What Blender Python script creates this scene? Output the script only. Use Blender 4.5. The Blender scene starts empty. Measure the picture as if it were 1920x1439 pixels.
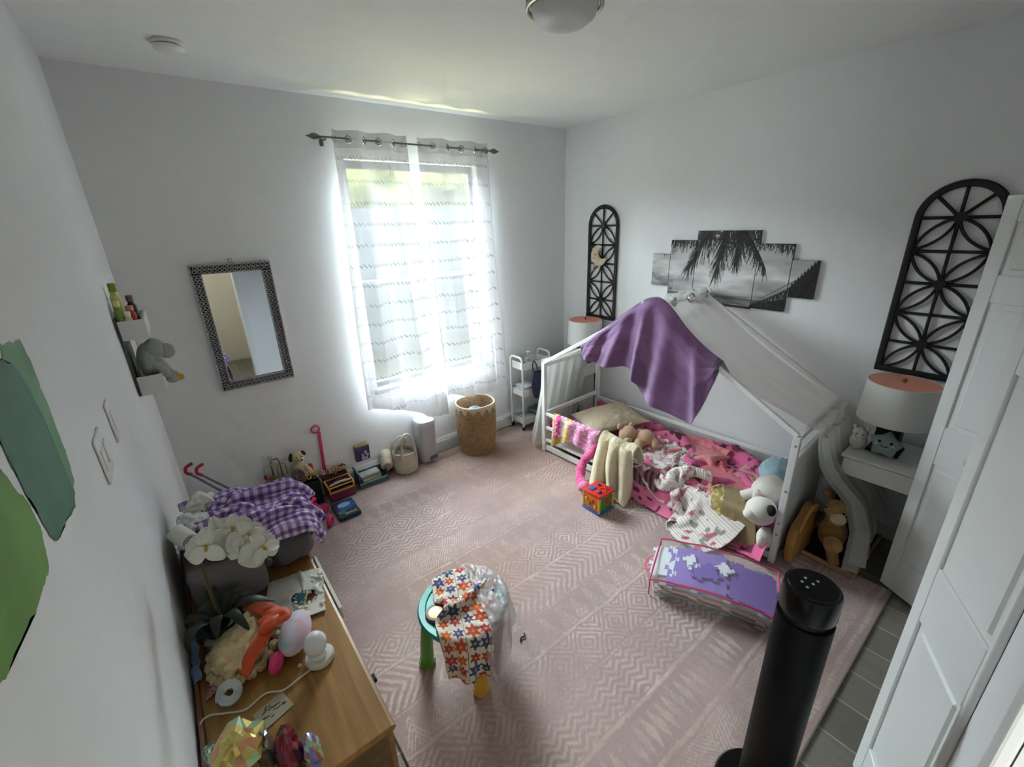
import bpy, bmesh, math, random
import numpy as np
from mathutils import Vector, Matrix
C = bpy.context.scene.collection
PI = math.pi
rng = np.random.default_rng(7)

# ------------------------------------------------------------------ colour
def lin(c):
    if isinstance(c, str):
        c = c.lstrip('#'); c = [int(c[i:i+2], 16) / 255 for i in (0, 2, 4)]
    return tuple(x / 12.92 if x <= 0.04045 else ((x + 0.055) / 1.055) ** 2.4 for x in c)
def L3(c): return np.array(lin(c))

# ------------------------------------------------------------------ materials
_mats = {}
def mat(name, col=None, rough=0.6, metal=0.0, noise=0.0, nscale=40.0, bump=0.0, bscale=120.0, spec=0.5,
        trans=0.0, sheer=0.0, coat=0.0, emit=0.0, sheen=0.0, tlw=0.5, ior=1.45, thinfilm=0.0):
    """Procedural principled material; col None = colour from the mesh attribute 'Col'."""
    if name in _mats: return _mats[name]
    m = bpy.data.materials.new(name); m.use_nodes = True
    nt = m.node_tree; N = nt.nodes; K = nt.links
    b = N['Principled BSDF']; out = N['Material Output']
    b.inputs['Roughness'].default_value = rough; b.inputs['Metallic'].default_value = metal
    b.inputs['Specular IOR Level'].default_value = spec; b.inputs['IOR'].default_value = ior
    b.inputs['Coat Weight'].default_value = coat; b.inputs['Sheen Weight'].default_value = sheen
    b.inputs['Transmission Weight'].default_value = trans
    if thinfilm: b.inputs['Thin Film Thickness'].default_value = thinfilm
    co = N.new('ShaderNodeTexCoord')
    if col is None:
        a = N.new('ShaderNodeAttribute'); a.attribute_name = 'Col'; csock = a.outputs['Color']
    else:
        r = N.new('ShaderNodeRGB'); r.outputs[0].default_value = (*lin(col), 1); csock = r.outputs[0]
    if noise:
        nz = N.new('ShaderNodeTexNoise'); nz.inputs['Scale'].default_value = nscale; nz.inputs['Detail'].default_value = 4
        K.new(co.outputs['Object'], nz.inputs['Vector'])
        mr = N.new('ShaderNodeMapRange'); mr.inputs['From Min'].default_value = 0.3; mr.inputs['From Max'].default_value = 0.7
        mr.inputs['To Min'].default_value = 1 - noise; mr.inputs['To Max'].default_value = 1 + noise
        K.new(nz.outputs['Fac'], mr.inputs['Value'])
        mx = N.new('ShaderNodeVectorMath'); mx.operation = 'SCALE'
        K.new(csock, mx.inputs[0]); K.new(mr.outputs[0], mx.inputs['Scale']); csock = mx.outputs[0]
    K.new(csock, b.inputs['Base Color'])
    if emit:
        K.new(csock, b.inputs['Emission Color']); b.inputs['Emission Strength'].default_value = emit
    if bump:
        n2 = N.new('ShaderNodeTexNoise'); n2.inputs['Scale'].default_value = bscale; n2.inputs['Detail'].default_value = 3
        K.new(co.outputs['Object'], n2.inputs['Vector'])
        bp = N.new('ShaderNodeBump'); bp.inputs['Strength'].default_value = bump; bp.inputs['Distance'].default_value = 0.004
        K.new(n2.outputs['Fac'], bp.inputs['Height']); K.new(bp.outputs[0], b.inputs['Normal'])
    if sheer:                                        # thin woven cloth: reflects, passes scattered light, and is partly open
        tl = N.new('ShaderNodeBsdfTranslucent'); K.new(csock, tl.inputs['Color'])
        tp = N.new('ShaderNodeBsdfTransparent')
        m1 = N.new('ShaderNodeMixShader'); m1.inputs[0].default_value = tlw
        K.new(b.outputs[0], m1.inputs[1]); K.new(tl.outputs[0], m1.inputs[2])
        m2 = N.new('ShaderNodeMixShader'); m2.inputs[0].default_value = sheer
        K.new(m1.outputs[0], m2.inputs[1]); K.new(tp.outputs[0], m2.inputs[2])
        K.new(m2.outputs[0], out.inputs['Surface'])
    _mats[name] = m; return m

# ------------------------------------------------------------------ objects
class MB:
    """Collects shapes in world coordinates; ob() links them as ONE mesh object."""
    def __init__(s): s.v = []; s.f = []; s.n = 0; s.col = []
    def add(s, V, F, col=None):
        V = np.asarray(V, float).reshape(-1, 3)
        s.v.append(V); s.f.extend([tuple(int(i) + s.n for i in f) for f in F]); s.n += len(V)
        c = np.ones((len(V), 3)) if col is None else np.broadcast_to(np.asarray(col if not isinstance(col, str) else lin(col), float), (len(V), 3))
        s.col.append(c); return s
    def bm(s, b, col=None):
        b.verts.ensure_lookup_table(); b.verts.index_update()
        V = [v.co[:] for v in b.verts]; F = [[v.index for v in f.verts] for f in b.faces]; b.free()
        return s.add(V, F, col)
    def box(s, lo, hi, bev=0.0, R=None, piv=None, col=None, seg=2):
        lo = np.array(lo, float); hi = np.array(hi, float); c = (lo + hi) / 2; h = (hi - lo) / 2
        b = bmesh.new(); bmesh.ops.create_cube(b, size=2)
        for v in b.verts: v.co = Vector((v.co.x * h[0], v.co.y * h[1], v.co.z * h[2]))
        if bev: bmesh.ops.bevel(b, geom=list(b.edges), offset=min(bev, min(h) * .98), segments=seg, profile=.5, affect='EDGES')
        P = np.array([v.co[:] for v in b.verts]); b.verts.index_update()
        F = [[v.index for v in f.verts] for f in b.faces]; b.free()
        if R is not None:
            p = np.array(piv, float) if piv is not None else c
            P = (P + c - p) @ np.array(R).T + p
        else: P = P + c
        return s.add(P, F, col)
    def sweep(s, pts, r, seg=10, closed=False, cap=True, flat=1.0, up=(0, 0, 1), col=None):
        P = np.array(pts, float); n = len(P); r = np.broadcast_to(np.array(r, float), (n,))
        T = np.gradient(P, axis=0)
        if closed: T = np.roll(P, -1, 0) - np.roll(P, 1, 0)
        T /= np.linalg.norm(T, axis=1)[:, None] + 1e-12
        u = np.array(up, float)
        if abs(T[0] @ u) > .9: u = np.array([1., 0, 0]) if abs(T[0][0]) < .9 else np.array([0, 1., 0])
        V = []; a = np.linspace(0, 2 * PI, seg, endpoint=False)
        X = np.cross(T[0], u); X /= np.linalg.norm(X)
        for i in range(n):
            X = X - T[i] * (X @ T[i]); X /= np.linalg.norm(X) + 1e-12; Y = np.cross(T[i], X)
            V.append(P[i] + r[i] * (np.cos(a)[:, None] * X + flat * np.sin(a)[:, None] * Y))
        F = []; m = n if closed else n - 1
        for i in range(m):
            j = (i + 1) % n
            for k in range(seg):
                l = (k + 1) % seg; F.append((i * seg + k, i * seg + l, j * seg + l, j * seg + k))
        if cap and not closed: F.append(tuple(range(seg - 1, -1, -1))); F.append(tuple((n - 1) * seg + k for k in range(seg)))
        return s.add(np.concatenate(V), F, col)
    def cyl(s, a, b, r, r2=None, seg=16, col=None):
        return s.sweep([a, b], [r, r if r2 is None else r2], seg, col=col)
    def lathe(s, prof, c, seg=32, R=None, col=None, sq=2.0):
        V = []; a = np.linspace(0, 2 * PI, seg, endpoint=False); ca, sa = np.cos(a), np.sin(a)
        k = (np.abs(ca) ** sq + np.abs(sa) ** sq) ** (-1 / sq)
        for (r, z) in prof: V.append(np.stack([r * k * ca, r * k * sa, np.full(seg, z)], 1))
        V = np.concatenate(V); F = []
        for i in range(len(prof) - 1):
            for j in range(seg):
                l = (j + 1) % seg; F.append((i * seg + j, i * seg + l, (i + 1) * seg + l, (i + 1) * seg + j))
        if prof[0][0] > 1e-6: F.append(tuple(range(seg - 1, -1, -1)))
        if prof[-1][0] > 1e-6: F.append(tuple((len(prof) - 1) * seg + j for j in range(seg)))
        if R is not None: V = V @ np.array(R).T
        return s.add(V + np.array(c, float), F, col)
    def ell(s, c, r, R=None, seg=24, rings=14, amp=0.0, fr=3.0, seed=0, e=1.0, col=None):
        th = np.linspace(0, PI, rings + 1); V = [(0, 0, 1.)]
        for t in th[1:-1]:
            for a in np.linspace(0, 2 * PI, seg, endpoint=False): V.append((math.sin(t) * math.cos(a), math.sin(t) * math.sin(a), math.cos(t)))
        V.append((0, 0, -1.)); V = np.array(V)
        if e != 1.0: V = np.sign(V) * np.abs(V) ** e
        if amp: V = V * (1 + amp * fbm(V * fr + seed * 7.3)[:, None])
        V = V * np.array(r, float)
        if R is not None: V = V @ np.array(R).T
        F = [(0, 1 + j, 1 + (j + 1) % seg) for j in range(seg)]
        for i in range(rings - 2):
            for j in range(seg):
                l = (j + 1) % seg; F.append((1 + i * seg + j, 1 + (i + 1) * seg + j, 1 + (i + 1) * seg + l, 1 + i * seg + l))
        e0 = 1 + (rings - 2) * seg; q = len(V) - 1
        F += [(e0 + j, q, e0 + (j + 1) % seg) for j in range(seg)]
        return s.add(V + np.array(c, float), F, col)
    def prism(s, poly, th, O, X, Y, bev=0.0, col=None):
        """polygon (2-D, in the X,Y directions from O) extruded by th along X x Y"""
        O, X, Y = (np.array(a, float) for a in (O, X, Y)); Z = np.cross(X, Y)
        b = bmesh.new(); vs = [b.verts.new(tuple(O + X * p[0] + Y * p[1])) for p in poly]
        f = b.faces.new(vs); r = bmesh.ops.extrude_face_region(b, geom=[f])
        for v in [g for g in r['geom'] if isinstance(g, bmesh.types.BMVert)]: v.co += Vector(Z * th)
        bmesh.ops.recalc_face_normals(b, faces=b.faces)
        if bev: bmesh.ops.bevel(b, geom=[e for e in b.edges], offset=bev, segments=2, profile=.5, affect='EDGES')
        return s.bm(b, col)
    def grid(s, P, col=None, thick=0.0, cu=False):
        P = np.asarray(P, float); ny, nx, _ = P.shape; idx = np.arange(ny * nx).reshape(ny, nx)
        a, b, c, d = idx[:-1, :-1], idx[:-1, 1:], idx[1:, 1:], idx[1:, :-1]
        F = np.stack([a, b, c, d], -1).reshape(-1, 4)
        if cu:
            F = np.concatenate([F, np.stack([idx[:-1, -1], idx[:-1, 0], idx[1:, 0], idx[1:, -1]], -1)])
        return s.add(P.reshape(-1, 3), F, None if col is None else (np.asarray(col).reshape(-1, 3) if np.ndim(col) == 3 else col))
    def ob(s, name, m, parent=None, smooth=True, solid=0.0, sub=0, angle=40):
        V = np.concatenate(s.v); 
        if parent is not None: org = np.array(wloc(parent))
        else:
            lo, hi = V.min(0), V.max(0); org = np.array([(lo[0] + hi[0]) / 2, (lo[1] + hi[1]) / 2, lo[2]])
        me = bpy.data.meshes.new(name); me.from_pydata((V - org).tolist(), [], s.f); 
        b = bmesh.new(); b.from_mesh(me); bmesh.ops.recalc_face_normals(b, faces=b.faces); b.to_mesh(me); b.free()
        ca = me.color_attributes.new('Col', 'FLOAT_COLOR', 'POINT')
        cc = np.concatenate(s.col); ca.data.foreach_set('color', np.concatenate([cc, np.ones((len(cc), 1))], 1).ravel())
        me.materials.append(m)
        o = bpy.data.objects.new(name, me); C.objects.link(o)
        if parent is not None: o.parent = parent
        else: o.location = org
        if smooth:
            me.polygons.foreach_set('use_smooth', [True] * len(me.polygons))
            if angle < 180:
                b = bmesh.new(); b.from_mesh(me); lim = math.radians(angle)
                for e in b.edges:
                    if len(e.link_faces) == 2 and e.calc_face_angle(0) > lim: e.smooth = False
                b.to_mesh(me); b.free()
        if solid:
            md = o.modifiers.new('thickness', 'SOLIDIFY'); md.thickness = solid; md.offset = 0
        if sub:
            md = o.modifiers.new('smooth', 'SUBSURF'); md.levels = sub; md.render_levels = sub
        return o
def wloc(o):
    p = Vector((0, 0, 0))
    while o is not None: p += o.location; o = o.parent
    return p
def tag(o, label, cat, group=None, kind=None):
    o['label'] = label; o['category'] = cat
    if group: o['group'] = group
    if kind: o['kind'] = kind
    return o
def thing(name, label, cat, loc, group=None):
    o = bpy.data.objects.new(name, None); C.objects.link(o); o.location = loc; o.empty_display_size = .05
    return tag(o, label, cat, group)
def struct(o): o['kind'] = 'structure'; return o
def copy_part(o, parent, off):
    c = o.copy(); C.objects.link(c); c.parent = parent; c.location = Vector(o.location) + Vector(off); return c
def rz(a): c, s = math.cos(a), math.sin(a); return np.array([[c, -s, 0], [s, c, 0], [0, 0, 1.]])
def rx(a): c, s = math.cos(a), math.sin(a); return np.array([[1, 0, 0], [0, c, -s], [0, s, c.real]])
def ry(a): c, s = math.cos(a), math.sin(a); return np.array([[c, 0, s], [0, 1, 0], [-s, 0, c]])

# ------------------------------------------------------------------ noise, curves, cloth
def _h(i, j, k):
    n = (i * 374761393 + j * 668265263 + k * 2147483647) & 0xffffffff
    n = ((n ^ (n >> 13)) * 1274126177) & 0xffffffff
    return ((n ^ (n >> 16)) & 0xffff) / 32767.5 - 1
def vnoise(P):
    P = np.asarray(P, float); i = np.floor(P).astype(np.int64); f = P - i; f = f * f * (3 - 2 * f); r = 0
    for a in (0, 1):
        for b in (0, 1):
            for c in (0, 1):
                w = (f[..., 0] if a else 1 - f[..., 0]) * (f[..., 1] if b else 1 - f[..., 1]) * (f[..., 2] if c else 1 - f[..., 2])
                r = r + w * _h(i[..., 0] + a, i[..., 1] + b, i[..., 2] + c)
    return r
def fbm(P, o=3):
    r = 0; a = 1.0
    for k in range(o): r = r + a * vnoise(np.asarray(P) * 2 ** k + 17.1 * k); a *= .5
    return r
def n2(u, v, s, z=0.0, o=3): return fbm(np.stack([u * s, v * s, np.zeros_like(u) + z], -1), o)
def cr(P, n, axis=0):
    """Catmull-Rom resample along an axis to n samples"""
    P = np.moveaxis(np.asarray(P, float), axis, 0); m = len(P); t = np.linspace(0, m - 1, n); i = np.minimum(t.astype(int), m - 2); f = (t - i).reshape((-1,) + (1,) * (P.ndim - 1))
    p0 = P[np.maximum(i - 1, 0)]; p1 = P[i]; p2 = P[i + 1]; p3 = P[np.minimum(i + 2, m - 1)]
    q = .5 * (2 * p1 + (p2 - p0) * f + (2 * p0 - 5 * p1 + 4 * p2 - p3) * f ** 2 + (3 * p1 - p0 - 3 * p2 + p3) * f ** 3)
    return np.moveaxis(q, 0, axis)
def up(P, ny, nx): return cr(cr(P, ny, 0), nx, 1)
def uv(ny, nx): return np.meshgrid(np.linspace(0, 1, nx), np.linspace(0, 1, ny))

def sd_box(lo, hi, r=0.01):
    c = (np.array(lo, float) + np.array(hi)) / 2; h = (np.array(hi, float) - np.array(lo)) / 2 - r
    def f(P):
        q = P - c; a = np.abs(q) - h; o = np.maximum(a, 0); lo_ = np.linalg.norm(o, axis=1)
        ins = np.minimum(a.max(1), 0); d = lo_ + ins - r
        n = np.where(lo_[:, None] > 1e-9, o / (lo_[:, None] + 1e-12), (a == a.max(1)[:, None]).astype(float)) * np.sign(q)
        return d, n
    return f
def sd_cap(a, b, r):
    a = np.array(a, float); b = np.array(b, float); ab = b - a
    def f(P):
        t = np.clip(((P - a) @ ab) / (ab @ ab), 0, 1); q = P - a - t[:, None] * ab; l = np.linalg.norm(q, axis=1)
        return l - r, q / (l[:, None] + 1e-12)
    return f
def sd_plane(z):
    def f(P): return P[:, 2] - z, np.tile([0, 0, 1.], (len(P), 1))
    return f
def sd_wall(ax, v, sg):
    n = np.zeros(3); n[ax] = sg
    def f(P): return (P[:, ax] - v) * sg, np.tile(n, (len(P), 1))
    return f
def sd_disc(c, R, h, r=.01):
    c = np.array(c, float)
    def f(P):
        q = P - c; l = np.linalg.norm(q[:, :2], axis=1); a = np.stack([l - (R - r), np.abs(q[:, 2]) - (h - r)], 1)
        o = np.maximum(a, 0); d = np.linalg.norm(o, axis=1) + np.minimum(a.max(1), 0) - r
        g = np.where((o.sum(1) > 1e-9)[:, None], o / (np.linalg.norm(o, axis=1)[:, None] + 1e-12), (a == a.max(1)[:, None]).astype(float))
        n = np.concatenate([q[:, :2] / (l[:, None] + 1e-9) * g[:, :1], (np.sign(q[:, 2]) * g[:, 1])[:, None]], 1)
        return d, n
    return f
def sd_ell(c, r):
    c = np.array(c, float); r = np.array(r, float)
    def f(P):
        q = (P - c) / r; l = np.linalg.norm(q, axis=1) + 1e-9; n = q / r; n /= np.linalg.norm(n, axis=1)[:, None] + 1e-12
        return (l - 1) * r.min(), n
    return f
def cloth(P, w, h, cols, steps=110, it=8, dt=1 / 60, th=.006, fric=.6, stiff=.35, pin=None, damp=.98, grav=-9.8):
    """Small position-based cloth: P (ny,nx,3) start, rest size w x h, drops onto the given surfaces."""
    ny, nx, _ = P.shape; X = P.reshape(-1, 3).copy(); V = np.zeros_like(X); I = np.arange(ny * nx).reshape(ny, nx)
    dx, dy = w / (nx - 1), h / (ny - 1); S = []
    def addc(A, B, l, k): S.append((A.ravel(), B.ravel(), l, k))
    for p in (0, 1):
        addc(I[:, p:-1:2], I[:, p + 1::2][:, :I[:, p:-1:2].shape[1]], dx, 1.0); addc(I[p:-1:2], I[p + 1::2][:I[p:-1:2].shape[0]], dy, 1.0)
    dg = math.hypot(dx, dy)
    for p in (0, 1):
        A = I[p:-1:2, :-1]; B = I[p + 1::2, 1:][:A.shape[0]]; addc(A[:, ::2], B[:, ::2], dg, .5); addc(A[:, 1::2], B[:, 1::2], dg, .5)
        A = I[p:-1:2, 1:]; B = I[p + 1::2, :-1][:A.shape[0]]; addc(A[:, ::2], B[:, ::2], dg, .5); addc(A[:, 1::2], B[:, 1::2], dg, .5)
    for st in (2, 4):
        for p in range(st):
            A = I[:, p:-st:2 * st]; 
            if nx > 2 * st: 
                for q in range(2):
                    A = I[:, p + q * st:-st:2 * st]; addc(A, A + st, dx * st, stiff / st * 2)
            if ny > 2 * st:
                for q in range(2):
                    A = I[p + q * st:-st:2 * st]; addc(A, A + st * nx, dy * st, stiff / st * 2)
    wgt = np.ones(len(X))
    if pin is not None: wgt[np.asarray(pin).ravel()] = 0
    for s in range(steps):
        V[:, 2] += grav * dt; V *= damp; V[wgt == 0] = 0; sp = np.linalg.norm(V, axis=1); V *= np.minimum(1, 1.6 / (sp + 1e-9))[:, None]
        Q = X + V * dt
        for _ in range(it):
            for A, B, l, k in S:
                d = Q[B] - Q[A]; L = np.linalg.norm(d, axis=1); wa, wb = wgt[A], wgt[B]; ws = wa + wb + 1e-9
                e = (L - l)
                if k < 1: e = np.where(e < 0, e, 0) if l > dg * 1.2 else e
                g = (k * e / (L + 1e-12) / ws)[:, None] * d
                Q[A] += g * wa[:, None]; Q[B] -= g * wb[:, None]
            for f in cols:
                d, n = f(Q); m = d < th
                if m.any():
                    Q[m] += (n[m] * (th - d[m])[:, None]) * wgt[m][:, None]
                    mv = Q[m] - X[m]; t = mv - n[m] * (mv * n[m]).sum(1)[:, None]; Q[m] -= t * min(1.0, fric) * wgt[m][:, None]
        V = (Q - X) / dt; X = Q
    return X.reshape(ny, nx, 3)
def start(ny, nx, c, du, dv, amp=0.0, fr=3.0, seed=0.0, z=0.0):
    """flat start grid: centre c, full extents du (along u), dv (along v) as vectors"""
    U, W = uv(ny, nx); P = np.array(c, float) + (U[..., None] - .5) * np.array(du, float) + (W[..., None] - .5) * np.array(dv, float)
    P[..., 2] += amp * n2(U, W, fr, seed); P[..., 0] += .3 * amp * n2(U, W, fr, seed + 5); P[..., 1] += .3 * amp * n2(U, W, fr, seed + 9)
    return P
def mixc(a, b, t): return a + (b - a) * np.asarray(t)[..., None]
def solidc(c, shp): return np.broadcast_to(L3(c), shp + (3,)).copy()
def sstep(a, b, x): t = np.clip((x - a) / (b - a), 0, 1); return t * t * (3 - 2 * t)
def put(col, m, c): col[m] = L3(c); return col
# ================================================================== THE ROOM
# metres; x to the right along the window wall, y towards it, z up; eye at (0, 0, 2)
XL, XR, YB, YN, ZC = -0.225, 3.296, 3.33, -0.104, 2.82
WX0, WX1, WZ0, WZ1 = 1.16, 2.26, 0.74, 2.46
M_wall = mat('wall_paint', '#eaebec', .85, noise=.012, nscale=14, bump=.12, bscale=240)
M_ceil = mat('ceiling_paint', '#edeeec', .9, noise=.015, nscale=10, bump=.25, bscale=130)
M_trim = mat('white_trim', '#e6e7e6', .4)
M_door = mat('door_paint', '#e2e4e2', .38, bump=.05, bscale=90)
M_white = mat('white_plastic', '#e6e6e4', .35)
M_metalw = mat('white_metal', '#e8e8e6', .3)
M_black = mat('black_lacquer', '#17181a', .5)
M_chrome = mat('chrome', '#c9ccce', .22, metal=1)
M_nickel = mat('brushed_nickel', '#a8a49a', .32, metal=1)

def floor_tiles():
    m = bpy.data.materials.new('grey_wood_look_tile'); m.use_nodes = True; nt = m.node_tree; N, K = nt.nodes, nt.links
    b = N['Principled BSDF']; b.inputs['Roughness'].default_value = .45
    tc = N.new('ShaderNodeTexCoord'); mp = N.new('ShaderNodeMapping'); mp.inputs['Rotation'].default_value = (0, 0, PI / 2); mp.inputs['Location'].default_value = (.028, .09, 0)
    K.new(tc.outputs['Object'], mp.inputs['Vector'])
    br = N.new('ShaderNodeTexBrick'); br.offset = .5; br.inputs['Scale'].default_value = 1
    br.inputs['Brick Width'].default_value = .40; br.inputs['Row Height'].default_value = .19; br.inputs['Mortar Size'].default_value = .0035
    br.inputs['Color1'].default_value = (*lin('#6f6a5f'), 1); br.inputs['Color2'].default_value = (*lin('#7d776b'), 1); br.inputs['Mortar'].default_value = (*lin('#a8a294'), 1)
    K.new(mp.outputs[0], br.inputs['Vector'])
    m2 = N.new('ShaderNodeMapping'); m2.inputs['Scale'].default_value = (22, 2.2, 1); K.new(tc.outputs['Object'], m2.inputs['Vector'])
    nz = N.new('ShaderNodeTexNoise'); nz.inputs['Scale'].default_value = 3; nz.inputs['Detail'].default_value = 6; K.new(m2.outputs[0], nz.inputs['Vector'])
    mr = N.new('ShaderNodeMapRange'); mr.inputs['To Min'].default_value = .72; mr.inputs['To Max'].default_value = 1.2; K.new(nz.outputs['Fac'], mr.inputs['Value'])
    vm = N.new('ShaderNodeVectorMath'); vm.operation = 'SCALE'; K.new(br.outputs['Color'], vm.inputs[0]); K.new(mr.outputs[0], vm.inputs['Scale'])
    K.new(vm.outputs[0], b.inputs['Base Color'])
    bp = N.new('ShaderNodeBump'); bp.inputs['Distance'].default_value = .002; bp.invert = True; K.new(br.outputs['Fac'], bp.inputs['Height']); K.new(bp.outputs[0], b.inputs['Normal'])
    return m
struct(MB().box((-1.0, -1.9, -.12), (XR + .12, YB + .14, 0)).ob('floor', floor_tiles(), smooth=False))
struct(MB().box((-1.0, -1.9, ZC), (XR + .12, YB + .14, ZC + .12)).ob('ceiling', M_ceil, smooth=False))
b = MB()
b.box((XL - .12, YB, 0), (WX0, YB + .14, ZC)).box((WX1, YB, 0), (XR + .12, YB + .14, ZC)).box((WX0, YB, 0), (WX1, YB + .14, WZ0)).box((WX0, YB, WZ1), (WX1, YB + .14, ZC))
struct(b.ob('wall_back', M_wall, smooth=False))
struct(MB().box((XR, -.9, 0), (XR + .12, YB, ZC)).ob('wall_right', M_wall, smooth=False))
wl = struct(MB().box((XL - .12, YN, 0), (XL, YB, ZC)).ob('wall_left', M_wall, smooth=False))
# near wall: stub between the entrance and the closet, lintels, end piece
b = MB().box((.69, YN - .12, 0), (1.26, YN, ZC)).box((1.26, YN - .12, 2.075), (3.0, YN, ZC)).box((3.0, YN - .12, 0), (XR, YN, ZC)).box((XL - .12, YN - .12, 2.06), (.69, YN, ZC))
struct(b.ob('wall_near', M_wall, smooth=False))
b = MB().box((1.14, -.9, 0), (XR, -.80, ZC)).box((1.14, -.80, 0), (1.26, YN - .12, ZC))
struct(b.ob('wall_closet', M_wall, smooth=False))
M_hall = mat('hall_paint', '#d9d2c0', .85, bump=.1, bscale=200)
b = MB().box((-1.0, -1.9, 0), (1.14, -1.78, ZC)).box((1.02, -1.78, 0), (1.14, YN - .12, ZC)).box((-1.0, -1.78, 0), (-.88, YN, ZC)).box((-.88, YN - .12, 0), (XL - .12, YN, ZC))
struct(b.ob('wall_hall', M_hall, smooth=False))

def baseboard(name, a, c, nrm):
    a = np.array(a, float); c = np.array(c, float); d = c - a; L = np.linalg.norm(d); d /= L; n = np.array(nrm, float)
    prof = [(.0005, .001), (.016, .001), (.016, .10), (.012, .108), (.012, .118), (.007, .128), (.007, .135), (.0005, .135)]
    V = []; 
    for e in (a, c):
        for (o, z) in prof: V.append(e + n * o + np.array([0, 0, z]))
    k = len(prof); F = [tuple(range(k)), tuple(range(2 * k - 1, k - 1, -1))] + [(i, i + k, (i + 1) % k + k, (i + 1) % k) for i in range(k)]
    return struct(MB().add(V, F).ob(name, M_trim, smooth=False))
baseboard('baseboard_back', (XL + .02, YB, 0), (XR - .02, YB, 0), (0, -1, 0))
baseboard('baseboard_right', (XR, YN, 0), (XR, YB, 0), (-1, 0, 0))
baseboard('baseboard_left', (XL, YN, 0), (XL, YB, 0), (1, 0, 0))

# closet casing and entrance casing
def casing(name, x0, x1, y, z1, w=.06, t=.016):
    b = MB()
    for (a, c, e, f) in ((x0 - w, x0, .001, z1 + w), (x1, x1 + w, .001, z1 + w), (x0, x1, z1, z1 + w)):
        b.box((a, y + .0005, e), (c, y + t, f), .004)
    b.box((x0 - .004, y - .119, .001), (x0 + .001, y, z1)).box((x1 - .001, y - .119, .001), (x1 + .004, y, z1))
    return struct(b.ob(name, M_trim, smooth=False))
casing('trim_1', 1.264, 2.996, YN, 2.07)
casing('trim_2', XL + .065, .686, YN, 2.055)

# window: vinyl frame, two sashes, glass
wn = struct(bpy.data.objects.new('window_1', None)); C.objects.link(wn); wn.location = ((WX0 + WX1) / 2, YB + .10, WZ0)
b = MB(); y0, y1 = YB + .08, YB + .12
for (a, c) in (((WX0 + .002, WZ0 + .002), (WX0 + .034, WZ1 - .002)), ((WX1 - .034, WZ0 + .002), (WX1 - .002, WZ1 - .002)), ((WX0 + .034, WZ0 + .002), (WX1 - .034, WZ0 + .05)), ((WX0 + .034, WZ1 - .05), (WX1 - .034, WZ1 - .002)), ((WX0 + .034, 1.588), (WX1 - .034, 1.618))):
    b.box((a[0], y0, a[1]), (c[0], y1, c[1]), .004)
b.ob('window_frame', mat('grey_vinyl', '#77797a', .5), wn, smooth=False)
glass = mat('window_glass', '#ffffff', 0.02, sheer=.985, spec=.5)
for z0, z1 in ((WZ0 + .05, 1.58), (1.63, WZ1 - .05)):
    MB().box((WX0 + .034, YB + .097, z0), (WX1 - .034, YB + .101, z1)).ob('glass_pane', glass, wn, smooth=False)
MB().box((WX0 - .02, YB - .02, WZ0 - .02), (WX1 + .02, YB - .0005, WZ0 + .014), .005).box((WX0 + .0005, YB - .0005, WZ0 + .0005), (WX1 - .0005, YB + .079, WZ0 + .014)).ob('window_sill', mat('grey_marble', '#84888a', .4, noise=.1, nscale=8), wn, smooth=False)

# garden outside: lawn and a clipped hedge, seen only through the voile
struct(MB().box((-12, YB + .16, -.3), (16, 26, -.12)).ob('garden_lawn', mat('lawn', '#40443a', .95, noise=.2, nscale=6), smooth=False))
struct(MB().box((-9, 7.6, -.12), (13, 7.75, 2.32)).ob('garden_wall', mat('garden_render', '#7f868c', .9, noise=.06, nscale=3), smooth=False))
U, V = uv(30, 160); hx = -9 + 22 * U; hz = -.12 + 3.35 * V; bul = np.sqrt(np.clip(1 - V ** 4, 0, 1)); rgh = .16 * n2(hx, hz, 2.2, 4, 4); tz = .12 * n2(hx, hz, 1.1, 9, 3) * (V > 0)
struct(MB().grid(np.stack([hx, 9.0 - .9 * bul + rgh, hz + tz], -1)).grid(np.stack([hx, 9.0 + .9 * bul, hz + tz], -1)).ob('garden_hedge', mat('hedge_leaves', '#5c6030', .9, noise=.35, nscale=9)))

# ------------------------------------------------------------------ bifold closet doors
def leaf_mesh(P0, d, w=.42, h=2.03, z0=.014, th=.032):
    """raised-panel leaf from P0 along d (unit), thickness centred"""
    P0 = np.array([P0[0], P0[1], 0.]); d = np.array([d[0], d[1], 0.]); n = np.array([-d[1], d[0], 0])
    R = np.stack([d, n, [0, 0, 1.]], 1); b = MB()
    def bx(s0, s1, t, za, zb, bev): 
        q = MB().box((s0, -t / 2, za), (s1, t / 2, zb), bev, seg=1); b.add(np.concatenate(q.v) @ R.T + P0, q.f)
    st = .058; rails = [(0, .19), (.80, 1.0), (1.60, 1.715), (1.925, h)]
    bx(.004, w - .004, th * .45, z0 + .004, z0 + h - .004, 0)
    bx(0, st, th, z0, z0 + h, .003); bx(w - st, w, th, z0, z0 + h, .003)
    for a, c in rails: bx(st, w - st, th, z0 + a, z0 + c, .003)
    for a, c in ((.19, .80), (1.0, 1.60), (1.715, 1.925)): bx(st + .022, w - st - .022, th * .86, z0 + a + .022, z0 + c - .022, .007)
    return b
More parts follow.
